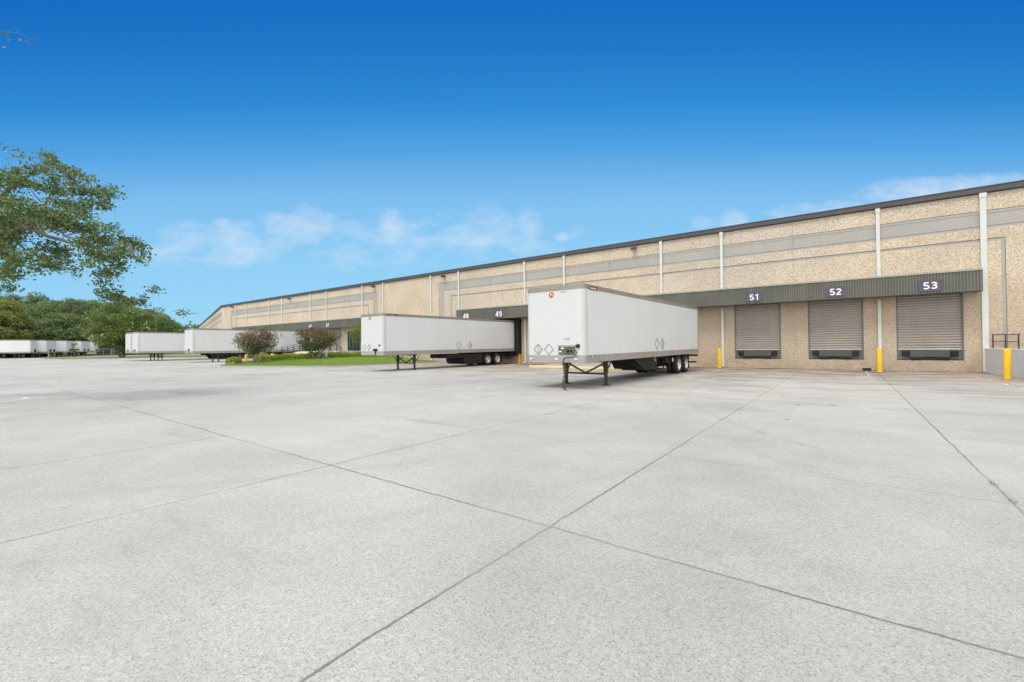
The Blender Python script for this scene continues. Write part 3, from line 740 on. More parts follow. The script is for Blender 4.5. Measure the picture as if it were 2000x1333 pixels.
    q.bar((-1.15, y, .52), (1.15, y, .52), .09); 
    for s in (-1, 1): q.bar((s*.62, y, .52), (s*.62, y, z0+.03), .08); q.bar((s*.62, y, .6), (s*.62, y-.6, z0), .05)
    q.box(-h+.02, h-.02, L-.12, L+.04, z0-.12, z0-.002)
    q.build('rear_guard', GRIME, root)
    return root
def diamond(parent, c, plane, s, fill=None):
    """placard holder: thin diamond frame; plane 'front' (faces -Y) or 'side' (faces +X)"""
    def P(u, v, d):
        return (c[0]+u, c[1]-d, c[2]+v) if plane == 'front' else (c[0]+d, c[1]+u, c[2]+v)
    m = MB(); k = .86
    outer = [(0, -s), (s, 0), (0, s), (-s, 0)]; inner = [(a*k, b_*k) for a, b_ in outer]
    for i in range(4):
        j = (i+1) % 4
        A, B, C_, D_ = outer[i], outer[j], inner[j], inner[i]
        vs = [P(*p, d) for d in (.003, .012) for p in (A, B, C_, D_)]
        m.add(vs, [(4, 5, 6, 7), (0, 1, 5, 4), (2, 3, 7, 6), (3, 0, 4, 7), (1, 2, 6, 5)], 0)
    if fill:
        m.add([P(0, -s*k, .006), P(s*k, 0, .006), P(0, s*k, .006)], [(0, 1, 2)], 1)
        m.add([P(-.012, -s*k, .008), P(.012, -s*k, .008), P(.012, s*k, .008), P(-.012, s*k, .008)], [(0, 1, 2, 3)], 0)
    else:
        m.add([P(-s*.55, -.01, .006), P(s*.1, -.05, .006), P(s*.2, .02, .006), P(-s*.3, .03, .006)], [(0, 1, 2, 3)], 1) if False else None
    return m.build('placard_frame', [PLAC, TAN], parent)

# nearest trailer
t1 = trailer('semi_trailer', 2.5, 14.8, 1.0, 3.84, .0047, 2.45, (11.1, 12.45), label='nearest white box trailer with an orange round emblem on its nose, standing off the wall', cat='semi trailer', group='white semi trailers at the docks')
t1.location = (-8.70, 14.12, 0); t1.rotation_euler.z = R(-.4)
diamond(t1, (-.70, -.001, 1.49), 'front', .21, True); diamond(t1, (-.22, -.001, 1.49), 'front', .21)
diamond(t1, (1.251, 7.45, 1.66), 'side', .30); diamond(t1, (1.251, 8.25, 1.66), 'side', .30, True)
q = MB(); q.box(.21, .90, -.035, -.001, 1.29, 1.58); eqp = q.build('equipment_panel', BOXM, t1, bevel=.008)
q = MB(); q.box(.19, .92, -.03, -.002, 1.585, 1.64, 0); q.build('panel_lip', ALU, eqp)
MB().box(.33, .44, -.038, -.0352, 1.50, 1.55).build('sticker', WSTK, eqp); MB().box(.24, .34, -.038, -.0352, 1.38, 1.43).build('sticker', WSTK, eqp)
MB().tube([(.62, -.036, 1.42), (.62, -.09, 1.42)], .05, 12).build('air_coupling', BLK, eqp); MB().tube([(.76, -.036, 1.42), (.76, -.08, 1.42)], .035, 12).build('air_coupling', BLK, eqp)
q = MB(); q.lathe([(-.055, .001), (-.055, .055), (-.05, .075), (-.002, .08)], (1.02, 0, 1.60), 'y', 20); q.build('cable_socket', BLK, t1, smooth=True)
q = MB(); q.lathe([(-.004, .001), (-.004, .108), (-.001, .112)], (-.09, 0, 3.52), 'y', 28); em = q.build('emblem', LOGO, t1)
q = MB()   # light mark in the round emblem: a bent upright with a raised corner
sh_ = [(-.055, -.05), (-.03, -.05), (-.012, .0), (.02, .012), (.04, -.02), (.05, -.06), (.075, -.045), (.065, .01), (.035, .05), (-.01, .05), (-.025, .085), (-.05, .06), (-.045, .01)]
q.prism([(a-.09, b_+3.52) for a, b_ in sh_], 'y', -.0065, -.0045); q.build('emblem_mark', LOGOL, em)
text_mesh('unit_number', '532497', .085, GREYT, t1, (.44, -.003, 3.585), (R(90), 0, 0), .001)
text_mesh('unit_number', '532497', .095, GREYT, t1, (.56, -.003, 1.86), (R(90), 0, 0), .001)
text_mesh('unit_number', '1 3 1 0', .05, GREYT, t1, (.56, -.003, 1.76), (R(90), 0, 0), .001)
q = MB(); q.lathe([(-.012, .001), (-.012, .04), (-.001, .045)], (1.03, 0, 2.08), 'y', 12); q.build('vent_plug', CREAM, t1)
def brand(t, y, z):
    q = MB(); q.prism([(y, z-.07), (y+.62, z-.07), (y+.72, z+.07), (y, z+.07)], 'x', 1.264, 1.272); bp = q.build('brand_plate', MAROON, t)
    text_mesh('brand_lettering', 'Great Dane', .105, WSTK, bp, (1.2735, y+.31, z-.003), (R(90), 0, R(90)), .001, bold=.002)
brand(t1, .42, 3.725)
for x in (-1.03, .12, .95):
    q = MB(); q.box(x-.07, x+.07, -.03, -.0145, 1.10, 1.16); q.build('marker_lamp', LENS, t1, bevel=.006)
q = MB(); q.lathe([(.0, .045), (.03, .04), (.035, .001)], (1.10, 7.6, .84), 'x', 12); q.box(1.06, 1.10, 7.55, 7.65, .83, 1.04); q.build('side_lamp', AMB, t1)
# hose and coiled cable hanging from the nose
q = MB(); pts = [(.93, -.03, 1.46), (1.0, -.08, 1.38), (.98, -.12, 1.26), (.88, -.16, 1.2), (.72, -.19, 1.20), (.60, -.20, 1.18), (.53, -.20, 1.10)]
q.tube(pts, .018, 8); hz_ = q.build('air_hose', BLK, t1, smooth=True)
q = MB(); q.tube([(.63, -.20, 1.185), (.55, -.205, 1.15), (.52, -.205, 1.05), (.53, -.2, .92)], [.03, .038, .035, .028], 8); q.build('hose_wrap', HOSE, hz_, smooth=True)
q = MB(); pts = []
for i in range(260):
    f = i/259; a = f*2*math.pi*15; rr = .045+.025*math.sin(f*9)
    pts.append((.545+.04*math.sin(f*7)+rr*math.cos(a), -.2+.02*f+rr*math.sin(a), .93-.90*f+.01*math.sin(f*40)))
q.tube(pts, .015, 5); q.build('coiled_cable', COIL, hz_, smooth=True)
# black plastic undertray
q = MB()
a_ = [(-.25, 5.3, .98), (.75, 5.3, .98), (.75, 5.6, .70), (-.25, 5.6, .70), (-.8, 6.6, 1.0), (1.05, 5.0, 1.0), (1.0, 6.4, .42), (-.7, 6.8, .42), (-.85, 8.0, 1.0), (1.1, 8.0, 1.0), (1.05, 8.0, .36), (-.8, 8.0, .36)]
q.add(a_, [(0, 3, 2, 1), (0, 1, 5, 4), (4, 5, 9, 8), (1, 2, 6, 5), (5, 6, 10, 9), (0, 4, 7, 3), (4, 8, 11, 7), (3, 7, 6, 2), (7, 11, 10, 6), (8, 9, 10, 11)])
q.box(1.0, 1.04, 8.02, 10.0, .95, 1.0); q.build('undertray', GRIME, t1, bevel=.03)
q = MB(); q.box(-.8, .95, 7.95, 9.6, .30, .38); q.bar((.9, 8.1, .36), (.9, 8.1, 1.0), .05); q.bar((.9, 9.4, .36), (.9, 9.4, 1.0), .05); q.build('spare_carrier', GRIME, t1)
q = MB(); q.box(1.13, 1.17, 10.1, 10.2, .70, .90); q.build('registration_plate', WSTK, t1)

# docked trailer at door 49
t2 = trailer('semi_trailer', 2.45, 14.45, 1.09, 3.86, .0045, 2.95, (10.75, 12.05), label='white box trailer backed into the dock under the 48 and 49 signs', cat='semi trailer', group='white semi trailers at the docks')
t2.location = (-25.45, 18.02, 0)
diamond(t2, (-.70, -.001, 1.62), 'front', .22); diamond(t2, (-.20, -.001, 1.62), 'front', .22, True)
diamond(t2, (1.226, 7.15, 1.71), 'side', .28); diamond(t2, (1.226, 8.45, 1.71), 'side', .28, True)
q = MB(); q.lathe([(-.05, .001), (-.05, .055), (-.002, .075)], (.94, 0, 1.75), 'y', 16); q.build('cable_socket', BLK, t2)
q = MB(); q.box(.28, .72, -.05, -.001, 1.38, 1.52); q.box(.34, .66, -.12, -.05, 1.42, 1.50); q.box(.46, .54, -.05, -.002, 1.1, 1.38); q.build('equipment_panel', BLK, t2, bevel=.01)
q = MB(); q.lathe([(-.004, .001), (-.004, .125), (-.001, .13)], (-.10, 0, 3.60), 'y', 28); em = q.build('emblem', MAROON, t2)
q = MB(); q.prism([(a-.10, b_+3.60) for a, b_ in sh_], 'y', -.0065, -.0045); q.build('emblem_mark', WSTK, em)
q = MB(); q.prism([(.45, 3.71), (1.15, 3.71), (1.25, 3.83), (.45, 3.83)], 'x', 1.24, 1.247); bp = q.build('brand_plate', MAROON, t2)
text_mesh('brand_lettering', 'Great Dane', .1, WSTK, bp, (1.249, .8, 3.767), (R(90), 0, R(90)), .001)
for x in (-.9, .3):
    q = MB(); q.box(x-.05, x+.05, -.03, -.0145, 1.18, 1.24); q.build('marker_lamp', LENS, t2)
q = MB(); q.box(-.9, 1.05, 6.1, 7.9, .72, 1.04); q.prism([(7.9, 1.04), (7.9, .42), (8.0, .28), (8.2, .2), (8.7, .17), (10.1, .22), (10.1, 1.04)], 'x', -.95, 1.10)
q.build('undertray', GRIME, t2, bevel=.02)

# plain trailers farther along
pa = trailer('semi_trailer', 2.55, 14.0, 1.10, 4.08, .001, 2.9, (10.9, 12.2), label='white box trailer behind the reddish shrub trees, docked left of the lawn', cat='semi trailer', group='white semi trailers at the docks')
pa.location = (-62.7, 18.9, 0)
q = MB(); q.box(.1, .55, -.09, -.001, 1.45, 1.62); q.box(-.7, -.62, -.04, -.001, 1.3, 1.5); q.box(.3, .36, -.06, -.002, 1.15, 1.45); q.build('equipment_panel', BLK, pa, bevel=.01)
for q in pa.children_recursive:
    if q.name.startswith('rim'): q.data.materials[0] = GRIME
for (x, y, lab) in ((-79.3, 17.6, 'front trailer of the far docked pair, its whole white side showing'), (-83.45, 17.75, 'farthest docked trailer at left, mostly hidden, white nose showing')):
    c = copy_tree(pa); c.location = (x, y, 0); c['label'] = lab
# trailers parked in the far yard
F2 = Vector((-.6024, .7982, 0)); R2 = Vector((.7982, .6024, 0))
def LZ(lat, z): p = F2*z+R2*lat; return p
random.seed(5)
axis = (R2*23+F2*8.5).normalized()        # long axis, nose end towards the docks
rz_far = math.atan2(-axis.y, -axis.x)-math.pi/2
pf = trailer('parked_trailer', 2.5, 14.6, 1.15, 3.98, 0, 2.7, (11.2, 12.5), detail=0, label='x', cat='semi trailer', group='white trailers parked in the far yard')
q = MB(); q.box(.0, .45, -.12, -.001, 1.35, 1.9); q.build('equipment_panel', BLK, pf)
ords = ['nearest white trailer of the far yard row, showing its whole long grey side', 'second white trailer of the far yard row, just behind the nearest', 'third trailer from the near end of the far yard row', 'fourth trailer from the near end of the far yard row',
        'fifth trailer from the near end of the far yard row', 'sixth trailer from the near end of the far yard row, behind a small shrub', 'seventh trailer from the near end of the far yard row, next to last', 'last and farthest white trailer of the far yard row, by the chain-link fence']
jit = [0, .9, -.1, 1.2, .3, 1.0, .2, .6]
for i in range(8):
    o = pf if i == 0 else copy_tree(pf)
    f = i/7
    p = LZ(-104.6-8.7*f, 97+23*f) + axis*jit[i]
    o.location = p; o.rotation_euler.z = rz_far
    o['label'] = ords[i]
o = MB(); o.box(-1.25, 1.25, 0, 6, 1.0, 3.5); 
tb_ = empty('box_container', (0, 0, 0), label='small white box body seen between the fence and the flowering tree', cat='container')
o.build('body', WHTF, tb_, bevel=.05); q = MB(); q.box(-1.1, 1.1, .3, 5.7, .45, .98); q.build('chassis', GRIME, tb_)
q = MB(); [q.lathe([(s*1.2, .001), (s*1.2, .42), (s*.9, .42)], (0, y, .42), 'x', 14) for s in (-1, 1) for y in (1, 4.8)]; q.build('wheel', TYRE, tb_)
tb_.location = LZ(-132.8, 150); tb_.rotation_euler.z = rz_far+.5

# white pipe barrier in front of the far yard
def barrier(za, la, zb, lb, n, lab, heights=(1.0,), posts_h=1.15, mt=WOODP, name='pipe_barrier', cat='barrier', rr=.05, mesh=False, grp=None):
    A, B = LZ(la, za), LZ(lb, zb)
    e = empty(name, A, label=lab, cat=cat, group=grp); d = B-A
    m = MB()
    for hgt_ in heights: m.tube([Vector((0, 0, hgt_)), d+Vector((0, 0, hgt_))], rr*.8, 6)
    m.build('rail', mt, e)
    pr = None
    for i in range(n+1):
        if pr is None: q = MB(); q.tube([(0, 0, 0), (0, 0, posts_h)], rr, 8); pr = q.build('post', mt, e); o = pr
        else: o = pr.copy(); COL.objects.link(o); o.parent = e
        o.location = d*(i/n)
    if mesh:
        m = MB(); n_ = int(d.length/.28); H = posts_h-.05
        for i in range(-int(H/.28), n_):
            for sgn in (1, -1):
                x0 = i*.28; x1 = x0+H
                a0, a1 = max(0, x0), min(d.length, x1)
                if a1 <= a0: continue
                u = d.normalized()
                zz0, zz1 = (a0-x0), (a1-x0)
                if sgn < 0: zz0, zz1 = H-zz0, H-zz1
                m.bar(u*a0+Vector((0, 0, zz0+.03)), u*a1+Vector((0, 0, zz1+.03)), .012)
        m.build('chain_link_mesh', GALV, e)
    return e
barrier(100, -118, 100, -104.6, 4, 'white pipe barrier in front of the parked trailer row', (.95, 1.0), 1.15)
barrier(124, -117.3, 124, -108.5, 3, 'chain-link fence with pale top rail between the parked trailers and the flowering tree', (1.95,), 2.0, GALV, 'chain_link_fence', 'fence', .05, True)
# slim pole at the fence end
pe = empty('metal_pole', LZ(-89.5, 99), label='slim grey pole standing on the verge left of the flowering tree', cat='pole')
q = MB(); q.tube([(0, 0, 0), (0, 0, 4.0)], .06, 8); q.build('shaft', GALV, pe)
q = MB(); q.tube([(0, 0, 4.0), (0, 0, 4.06)], .075, 8); q.build('cap', GALV, pe)

# ------------------------------------------------------------------ vegetation
def leaves(name, mt, pts, size, parent=None, seed=0, flat=.0, aspect=.55, droop=0):
    rng = np.random.default_rng(seed); P = np.asarray(pts, float); n = len(P)
    d = rng.normal(size=(n, 3)); d /= np.linalg.norm(d, axis=1)[:, None]; d[:, 2] -= droop
    d /= np.linalg.norm(d, axis=1)[:, None]
    e = rng.normal(size=(n, 3)); e -= (e*d).sum(1)[:, None]*d; e /= np.linalg.norm(e, axis=1)[:, None]
    s = size*rng.uniform(.65, 1.35, (n, 1)); a = d*s; b_ = e*s*aspect*.5
    V = np.empty((n, 4, 3)); V[:, 0] = P-a*.5; V[:, 1] = P+b_+a*.05; V[:, 2] = P+a*.5; V[:, 3] = P-b_+a*.05
    me = bpy.data.meshes.new(name); me.vertices.add(4*n); me.vertices.foreach_set('co', V.reshape(-1).astype('f4'))
    me.loops.add(4*n); me.loops.foreach_set('vertex_index', np.arange(4*n, dtype='i4'))
    me.polygons.add(n); me.polygons.foreach_set('loop_start', np.arange(0, 4*n, 4, dtype='i4'))
    me.update(calc_edges=True); me.materials.append(mt)
    o = bpy.data.objects.new(name, me); COL.objects.link(o)
    if parent: o.parent = parent
    return o
def clump_pts(rng, centre, rad, n, shell=.5):
    d = rng.normal(size=(n, 3)); d /= np.linalg.norm(d, axis=1)[:, None]
    r = rng.uniform(shell, 1, (n, 1))**.6
    return np.asarray(centre)+d*r*np.asarray(rad)
def limb(m, p, q, r0, r1, rng, wob=.12, n=6):
    p, q = Vector(p), Vector(q); L_ = (q-p).length; pts = []
    for i in range(n+1):
        f = i/n; w = wob*L_*math.sin(f*math.pi)*.5
        pts.append(p.lerp(q, f)+Vector(rng.normal(size=3)*w*.4)+Vector((0, 0, w*.5)))
    m.tube(pts, [r0+(r1-r0)*i/n for i in range(n+1)], 7)
    return pts
def tree(name, loc, H, cr, crown_z, mt, nclump, nleaf, lsize, label, seed, group=None, cat='tree', trunks=1, bark=BARK, tr=.2, flat=.75, blossoms=0, cone=0, vase=0):
    rng = np.random.default_rng(seed)
    e = empty(name, loc, label=label, cat=cat, group=group)
    cz = (crown_z+H)/2; hz = (H-crown_z)/2
    tm = MB(); cl_ = []
    for i in range(nclump):
        while True:
            u = rng.uniform(-1, 1, 3)
            if .25 < (u**2).sum() < 1: break
        k = (1-cone*max(0, u[2]))*(1-vase*(.5-.5*u[2])**1.0)
        c = np.array([u[0]*cr*k, u[1]*cr*k, cz+u[2]*hz]); cl_.append(c)
    pts = []
    base = [(0, 0)] if trunks == 1 else [(math.cos(2.4*i)*.18, math.sin(2.4*i)*.18) for i in range(trunks)]
    forks = []
    for i, (bx_, by_) in enumerate(base):
        a = 2.4*i+.4; sp_ = 0 if trunks == 1 else cr*.35
        top = (bx_+math.cos(a)*sp_, by_+math.sin(a)*sp_, crown_z+hz*.5); forks.append(Vector(top))
        limb(tm, (bx_, by_, -.05), top, tr, tr*.45, rng, .1)
    for i, c in enumerate(cl_):
        f = min(forks, key=lambda q: (q-Vector(c)).length); s0 = Vector((f.x*.6, f.y*.6, f.z*.75))
        if i % 2 == 0 or nclump < 30: limb(tm, s0, c, tr*.35, tr*.08, rng, .15, 4)
        rr = cr*rng.uniform(.20, .36)
        pts.append(clump_pts(rng, c, (rr, rr, rr*flat), nleaf, .35))
    P = np.concatenate(pts)
    tm.build('trunk', bark, e, smooth=True)
    leaves('crown', mt, P, lsize, e, seed)
    if blossoms:
        Bp = P[rng.integers(0, len(P), blossoms*9)]; nrm = np.linalg.norm(Bp-np.array([0, 0, cz]), axis=1)
        C_ = P[np.argsort(-np.linalg.norm((P-np.array([0, 0, cz]))/np.array([cr, cr, hz]), axis=1))[:len(P)//3]]
        C_ = C_[rng.integers(0, len(C_), blossoms)]
        bp_ = np.concatenate([c*np.array([1.03, 1.03, 1.0])+rng.normal(size=(8, 3))*.10 for c in C_])
        leaves('blossom', BLOS, bp_, lsize*.7, e, seed+1)
    return e

# reddish crape myrtles and hedge on the lawn island
tree('crape_myrtle', (-48.0, 20.4, .16), 3.5, 2.6, .95, MYRR, 72, 100, .145, 'vase-shaped reddish-green shrub tree near the tip of the lawn', 11, 'small trees on the lawn island', trunks=4, bark=BARKL, tr=.07, flat=.55, vase=.6)
tree('crape_myrtle', (-46.0, 25.6, .36), 3.45, 2.6, .85, MYRR, 72, 110, .145, 'dark red-brown shrub tree in the middle of the hedge', 12, 'small trees on the lawn island', trunks=4, bark=BARKL, tr=.07, flat=.55, vase=.6)
tree('crape_myrtle', (-44.6, 31.0, .5), 4.1, 2.1, 1.5, MYRG, 46, 150, .11, 'greener small tree before the glass entrance, partly behind the docked trailer nose', 13, 'small trees on the lawn island', trunks=3, bark=BARKL, tr=.07, flat=.7)
# flowering tree left of the docked trailers
tree('flowering_tree', tuple(LZ(-77.3, 88)), 10.6, 5.4, 1.4, MYRG, 120, 300, .27, 'large bushy flowering tree at the left end of the docked trailers', 14, None, trunks=3, bark=BARK, tr=.22, flat=.6, blossoms=150)
ts = tree('sapling', tuple(LZ(-93.8, 95)), 3.4, .75, .9, FORL, 14, 40, .22, 'thin young shrub growing in front of the far trailer row', 15, None, trunks=2, tr=.05)

# far trees
far = [(-152, 128, 17.5, 7.5, 2, 'grey-green moss-hung tree at the left edge beyond the parked trailers'), (-142, 122, 15.5, 6.5, 1, 'yellow-green tree at the far left, directly behind the parked trailers'), (-164, 152, 20.5, 8.5, 0, 'tall tree second from the left of the far wood'),
       (-153, 150, 19, 8, 0, 'rounded tree third from the left of the far wood'), (-142, 146, 17.4, 7.5, 2, 'dull green tree near the middle of the far wood'), (-157, 168, 20.4, 7.5, 0, 'taller tree showing above the middle of the far wood'),
       (-136, 148, 16.4, 7, 2, 'broad dull green tree right of the middle of the far wood'), (-147, 165, 18.4, 7, 0, 'tree topping the right half of the far wood'), (-122, 150, 15.2, 7, 0, 'tree near the right end of the far wood'), (-130, 152, 14.6, 6.5, 1, 'yellowish tree just left of the flowering tree'),
       (-139, 170, 16, 7, 0, 'tree behind the left side of the flowering tree'), (-134, 134, 12.5, 7, 0, 'lower dark tree filling the left of the far wood'), (-122, 136, 11, 6, 2, 'lower dark tree filling the right of the far wood'), (-176, 152, 21, 9, 0, 'tree at the left edge, behind the moss-hung one'),
       (-160, 185, 17, 9, 0, 'tree showing between the flowering tree and its left neighbours'), (-152, 200, 13.0, 7, 0, 'dark tree top above the left end of the docked trailers'), (-160, 205, 15.2, 6, 0, 'thin tree top right of the flowering tree'), (-138, 205, 11.5, 6, 0, 'low tree top left of the warehouse corner'), (-148, 210, 12.6, 5, 2, 'small tree top midway between the flowering tree and the warehouse')]
mts = [FORL, FORL2, FORL3]
protos = {}
for i, (lat, z, H, cr, kd, lab) in enumerate(far):
    p = LZ(lat, z)
    key = (kd, i % 2)
    if key not in protos:
        protos[key] = tree('woodland_tree', tuple(p), 18, 7.5, 1.2, mts[kd], 150, 230, .50, lab, 30+i, 'trees of the far wood', tr=.35, flat=.62)
        o = protos[key]
    else:
        o = copy_tree(protos[key]); o['label'] = lab
    o.location = p; o.scale = (cr/7.5, cr/7.5, H/18); o.rotation_euler.z = i*1.3

# overhanging oak at the left edge
def at(px, py, z):
    lat = (px-1000)/865.17*z; up = (675.9-py)/865.17*z
    d = Fv*z + Rv*lat + Uv*((666.5-py)/865.17*z); return np.array([d.x, d.y, d.z+1.6335])
"""crown laid out as clusters: (x, y, radius) across the tree's face, each at its own depth"""
cl = """60,80,22,8;120,150,22,8;380,140,38,26;405,190,34,28;225,145,12,6;20,290,45,30;130,270,52,40;230,250,42,30;330,240,55,45;400,210,28,16;520,250,52,48;620,290,44,34;720,322,34,16;60,360,85,80;180,340,62,60;290,380,50,46;400,330,52,40;560,340,34,22;430,420,60,55;560,420,52,50;
660,410,52,46;760,430,60,62;850,420,52,40;895,398,24,12;800,520,52,46;700,520,34,24;60,480,85,85;130,540,85,80;220,490,30,16;450,500,42,34;540,520,60,58;620,570,60,60;685,630,34,20;500,600,62,66;380,580,62,62;280,600,80,80;150,620,85,85;40,650,90,90;60,780,95,95;180,720,90,90;300,690,85,90;420,680,85,90;530,680,85,90;
620,700,72,80;720,740,72,76;765,690,30,18;860,688,34,16;800,790,70,76;860,840,42,34;950,790,42,36;1030,820,44,44;1100,870,42,44;1160,925,24,14;1115,960,26,16;960,870,42,30;1000,925,34,22;900,920,70,72;820,950,62,64;940,1010,50,44;860,1060,50,40;780,1090,40,28;720,1000,34,18;700,900,52,50;640,830,52,50;480,880,72,70;
380,870,80,74;340,960,60,58;420,1010,52,48;520,960,60,56;570,1040,32,20;600,1090,16,6;250,900,32,16;200,940,34,18;260,1000,34,20;290,1055,26,14;60,920,85,85;120,980,52,44;40,1050,85,80;100,1100,44,34;50,1175,50,40;20,850,90,90;805,1150,26,14;825,1205,36,26;870,1260,44,46;930,1245,46,50;960,1300,50,40;1040,1290,44,34;1110,1285,36,28;1140,1268,24,12;1190,1190,16,10;1240,1200,16,9;925,1115,18,8;900,1150,12,6;
-90,300,90,70;-90,480,110,110;-90,700,110,110;-90,900,110,110;-80,1080,90,70;-220,400,120,90;-220,650,130,100;-220,900,120,90;950,740,20,6;1250,1480,0,0;1440,1370,34,16;1500,1490,30,10;1430,1480,0,0"""
rng = np.random.default_rng(77)
ok = empty('overhanging_oak', tuple(LZ(-21.5, 14.5)), label='large oak whose spreading branches reach in from the left edge', cat='tree')
ol = np.array(ok.location); P = []; cents = []
for s_ in cl.replace('\n', '').split(';'):
    x, y, r_, n_ = [float(q) for q in s_.split(',')]
    if r_ == 0: continue
    dep = 14.2 + rng.uniform(-1.6, 1.6)
    if y > 1100: dep = 15.0+rng.uniform(-.4, .4)
    px, py = x/4.04, 270+y/4.04
    c = at(px, py, dep); rr = r_/4.04/865.17*dep
    cents.append(c)
    # small twig-like tufts inside each cluster leave sky gaps
    k = max(1, int(n_/4.2))
    for j in range(k):
        u = rng.normal(size=3); u /= np.linalg.norm(u); cc = c+u*rr*rng.uniform(.15, 1.0)*np.array([1, 1.3, .85])
        P.append(cc+rng.normal(size=(19, 3))*np.array([.12, .12, .07]))
P = np.concatenate(P)-ol
leaves('crown', OAKL, P, .092, ok, 5, aspect=.6)
tm = MB(); V_ = lambda a: Vector(a)-Vector(ol)
rngb = np.random.default_rng(9)
trunk_top = Vector((0, 0, 3.4)); tm.tube([(0, 0, -.05), (.05, .1, .8), (.0, .15, 2), trunk_top], [.42, .36, .33, .30], 12)
mains = [((-160, 520), (20, 452), (110, 425), (215, 395)), ((-160, 520), (60, 420), (80, 395), (140, 350)), ((-160, 560), (40, 440), (110, 470), (200, 480), (262, 490)), ((-160, 540), (30, 470), (60, 500)), ((-160, 520), (10, 380), (60, 340), (95, 318)), ((-160, 560), (70, 430), (130, 460), (190, 500))]
hang = [(190, 500), (196, 530), (203, 560), (215, 583), (238, 582), (262, 588), (284, 586)]
for path in mains:
    pts = [trunk_top]+[V_(at(px, py, 14.3)) for px, py in path]; n = len(pts)
    fine_ = []
    for i in range(n-1):
        for j in range(4): fine_.append(pts[i].lerp(pts[i+1], j/4)+Vector(rngb.normal(size=3)*.05))
    fine_.append(pts[-1]); tm.tube(fine_, [.15*(1-i/len(fine_))**1.6+.010 for i in range(len(fine_))], 7)
for c in cents:
    p = V_(c); best = None
    for path in mains:
        for px, py in path:
            q = V_(at(px, py, 14.3))
            if best is None or (q-p).length < (best-p).length: best = q
    if .2 < (best-p).length < 1.3: limb(tm, best, p, .016, .005, rngb, .2, 4)
tm.tube([V_(at(px, py, 15.0 if py > 520 else 14.6)) for px, py in hang], [.014, .012, .011, .010, .008, .006, .004], 5)
# high thin twig
tw = [at(-200, 120, 13), at(-60, 80, 13), at(10, 62, 13), at(40, 66, 13), at(72, 82, 13)]
tm.tube([trunk_top]+[V_(a) for a in tw], [.1, .05, .02, .008, .005, .003], 5)
tm.build('trunk', BARK, ok, smooth=True)
tp = np.array([at(x, y, 13)+rng.normal(size=3)*.03 for x, y in ((3, 66), (8, 64), (14, 72), (18, 78), (1, 92), (35, 58), (40, 80), (60, 84), (66, 72), (70, 88), (-5, 70), (-12, 60), (-20, 75))])-ol
leaves('leaf_spray', OAKL, tp, .13, ok, 8)

# lawn island: mounded turf with kerb
def sm(a, b_, x): q = min(1, max(0, (x-a)/(b_-a))); return q*q*(3-2*q)
def mound(x, y): return .10+.48*sm(16.5, 30, y)*sm(-35.6, -43, x)
outl = [(-34.9, 32.98), (-34.9, 24), (-35.3, 20.8), (-36.4, 19.3), (-38.2, 18.4), (-44.6, 15.9), (-46.6, 16.6), (-49.3, 18.6), (-52.3, 21.3), (-54.5, 24.0), (-56.0, 28), (-56.5, 32.98)]
from mathutils.geometry import tessellate_polygon
from mathutils import geometry as geo
def inside(x, y):
    c = False; n = len(outl)
    for i in range(n):
        x0, y0 = outl[i]; x1, y1 = outl[(i+1) % n]
        if (y0 > y) != (y1 > y) and x < (x1-x0)*(y-y0)/(y1-y0)+x0: c = not c
    return c
pts2 = []
import mathutils
bd = []
for i in range(len(outl)):
    a, c = Vector(outl[i]), Vector(outl[(i+1) % len(outl)]); k = max(1, int((c-a).length/.6))
    bd += [a.lerp(c, j/k) for j in range(k)]
inner_ = [Vector((x, y)) for x in np.arange(-56, -35, .7) for y in np.arange(16.2, 32.9, .7) if inside(x, y) and min((Vector((x, y))-q).length for q in bd) > .3]
allp = bd+inner_; nb = len(bd)
res = geo.delaunay_2d_cdt(allp, [(i, (i+1) % nb) for i in range(nb)], [], 1, 1e-5)
m = MB(); m.v = [(p.x, p.y, mound(p.x, p.y)) for p in res[0]]; m.f = [tuple(f) for f in res[2]]; m.m = [0]*len(m.f)
tag(m.build('lawn', GRS, smooth=True), kind='structure')
m = MB()
for i in range(nb):
    a, c = bd[i], bd[(i+1) % nb]
    if a.y > 32.8 and c.y > 32.8: continue
    d = (c-a).normalized(); nn = Vector((-d.y, d.x))*-.07
    m.bar((a.x+nn.x, a.y+nn.y, .06), (c.x+nn.x, c.y+nn.y, .06), .14, .13)
tag(m.build('lawn_kerb', SMOOTHC), kind='structure')
gpn = []
rg = np.random.default_rng(4)
while len(gpn) < 60000:
    x = rg.uniform(-56.4, -34.9); y = 15.9+(33-15.9)*rg.random()**1.3
    if inside(x, y): gpn.append((x, y, mound(x, y)+.02))
go = leaves('turf_grass', GRSL, gpn, .09, None, 6, aspect=.25); tag(go, 'short bright green grass of the lawn island', 'grass', kind='stuff')
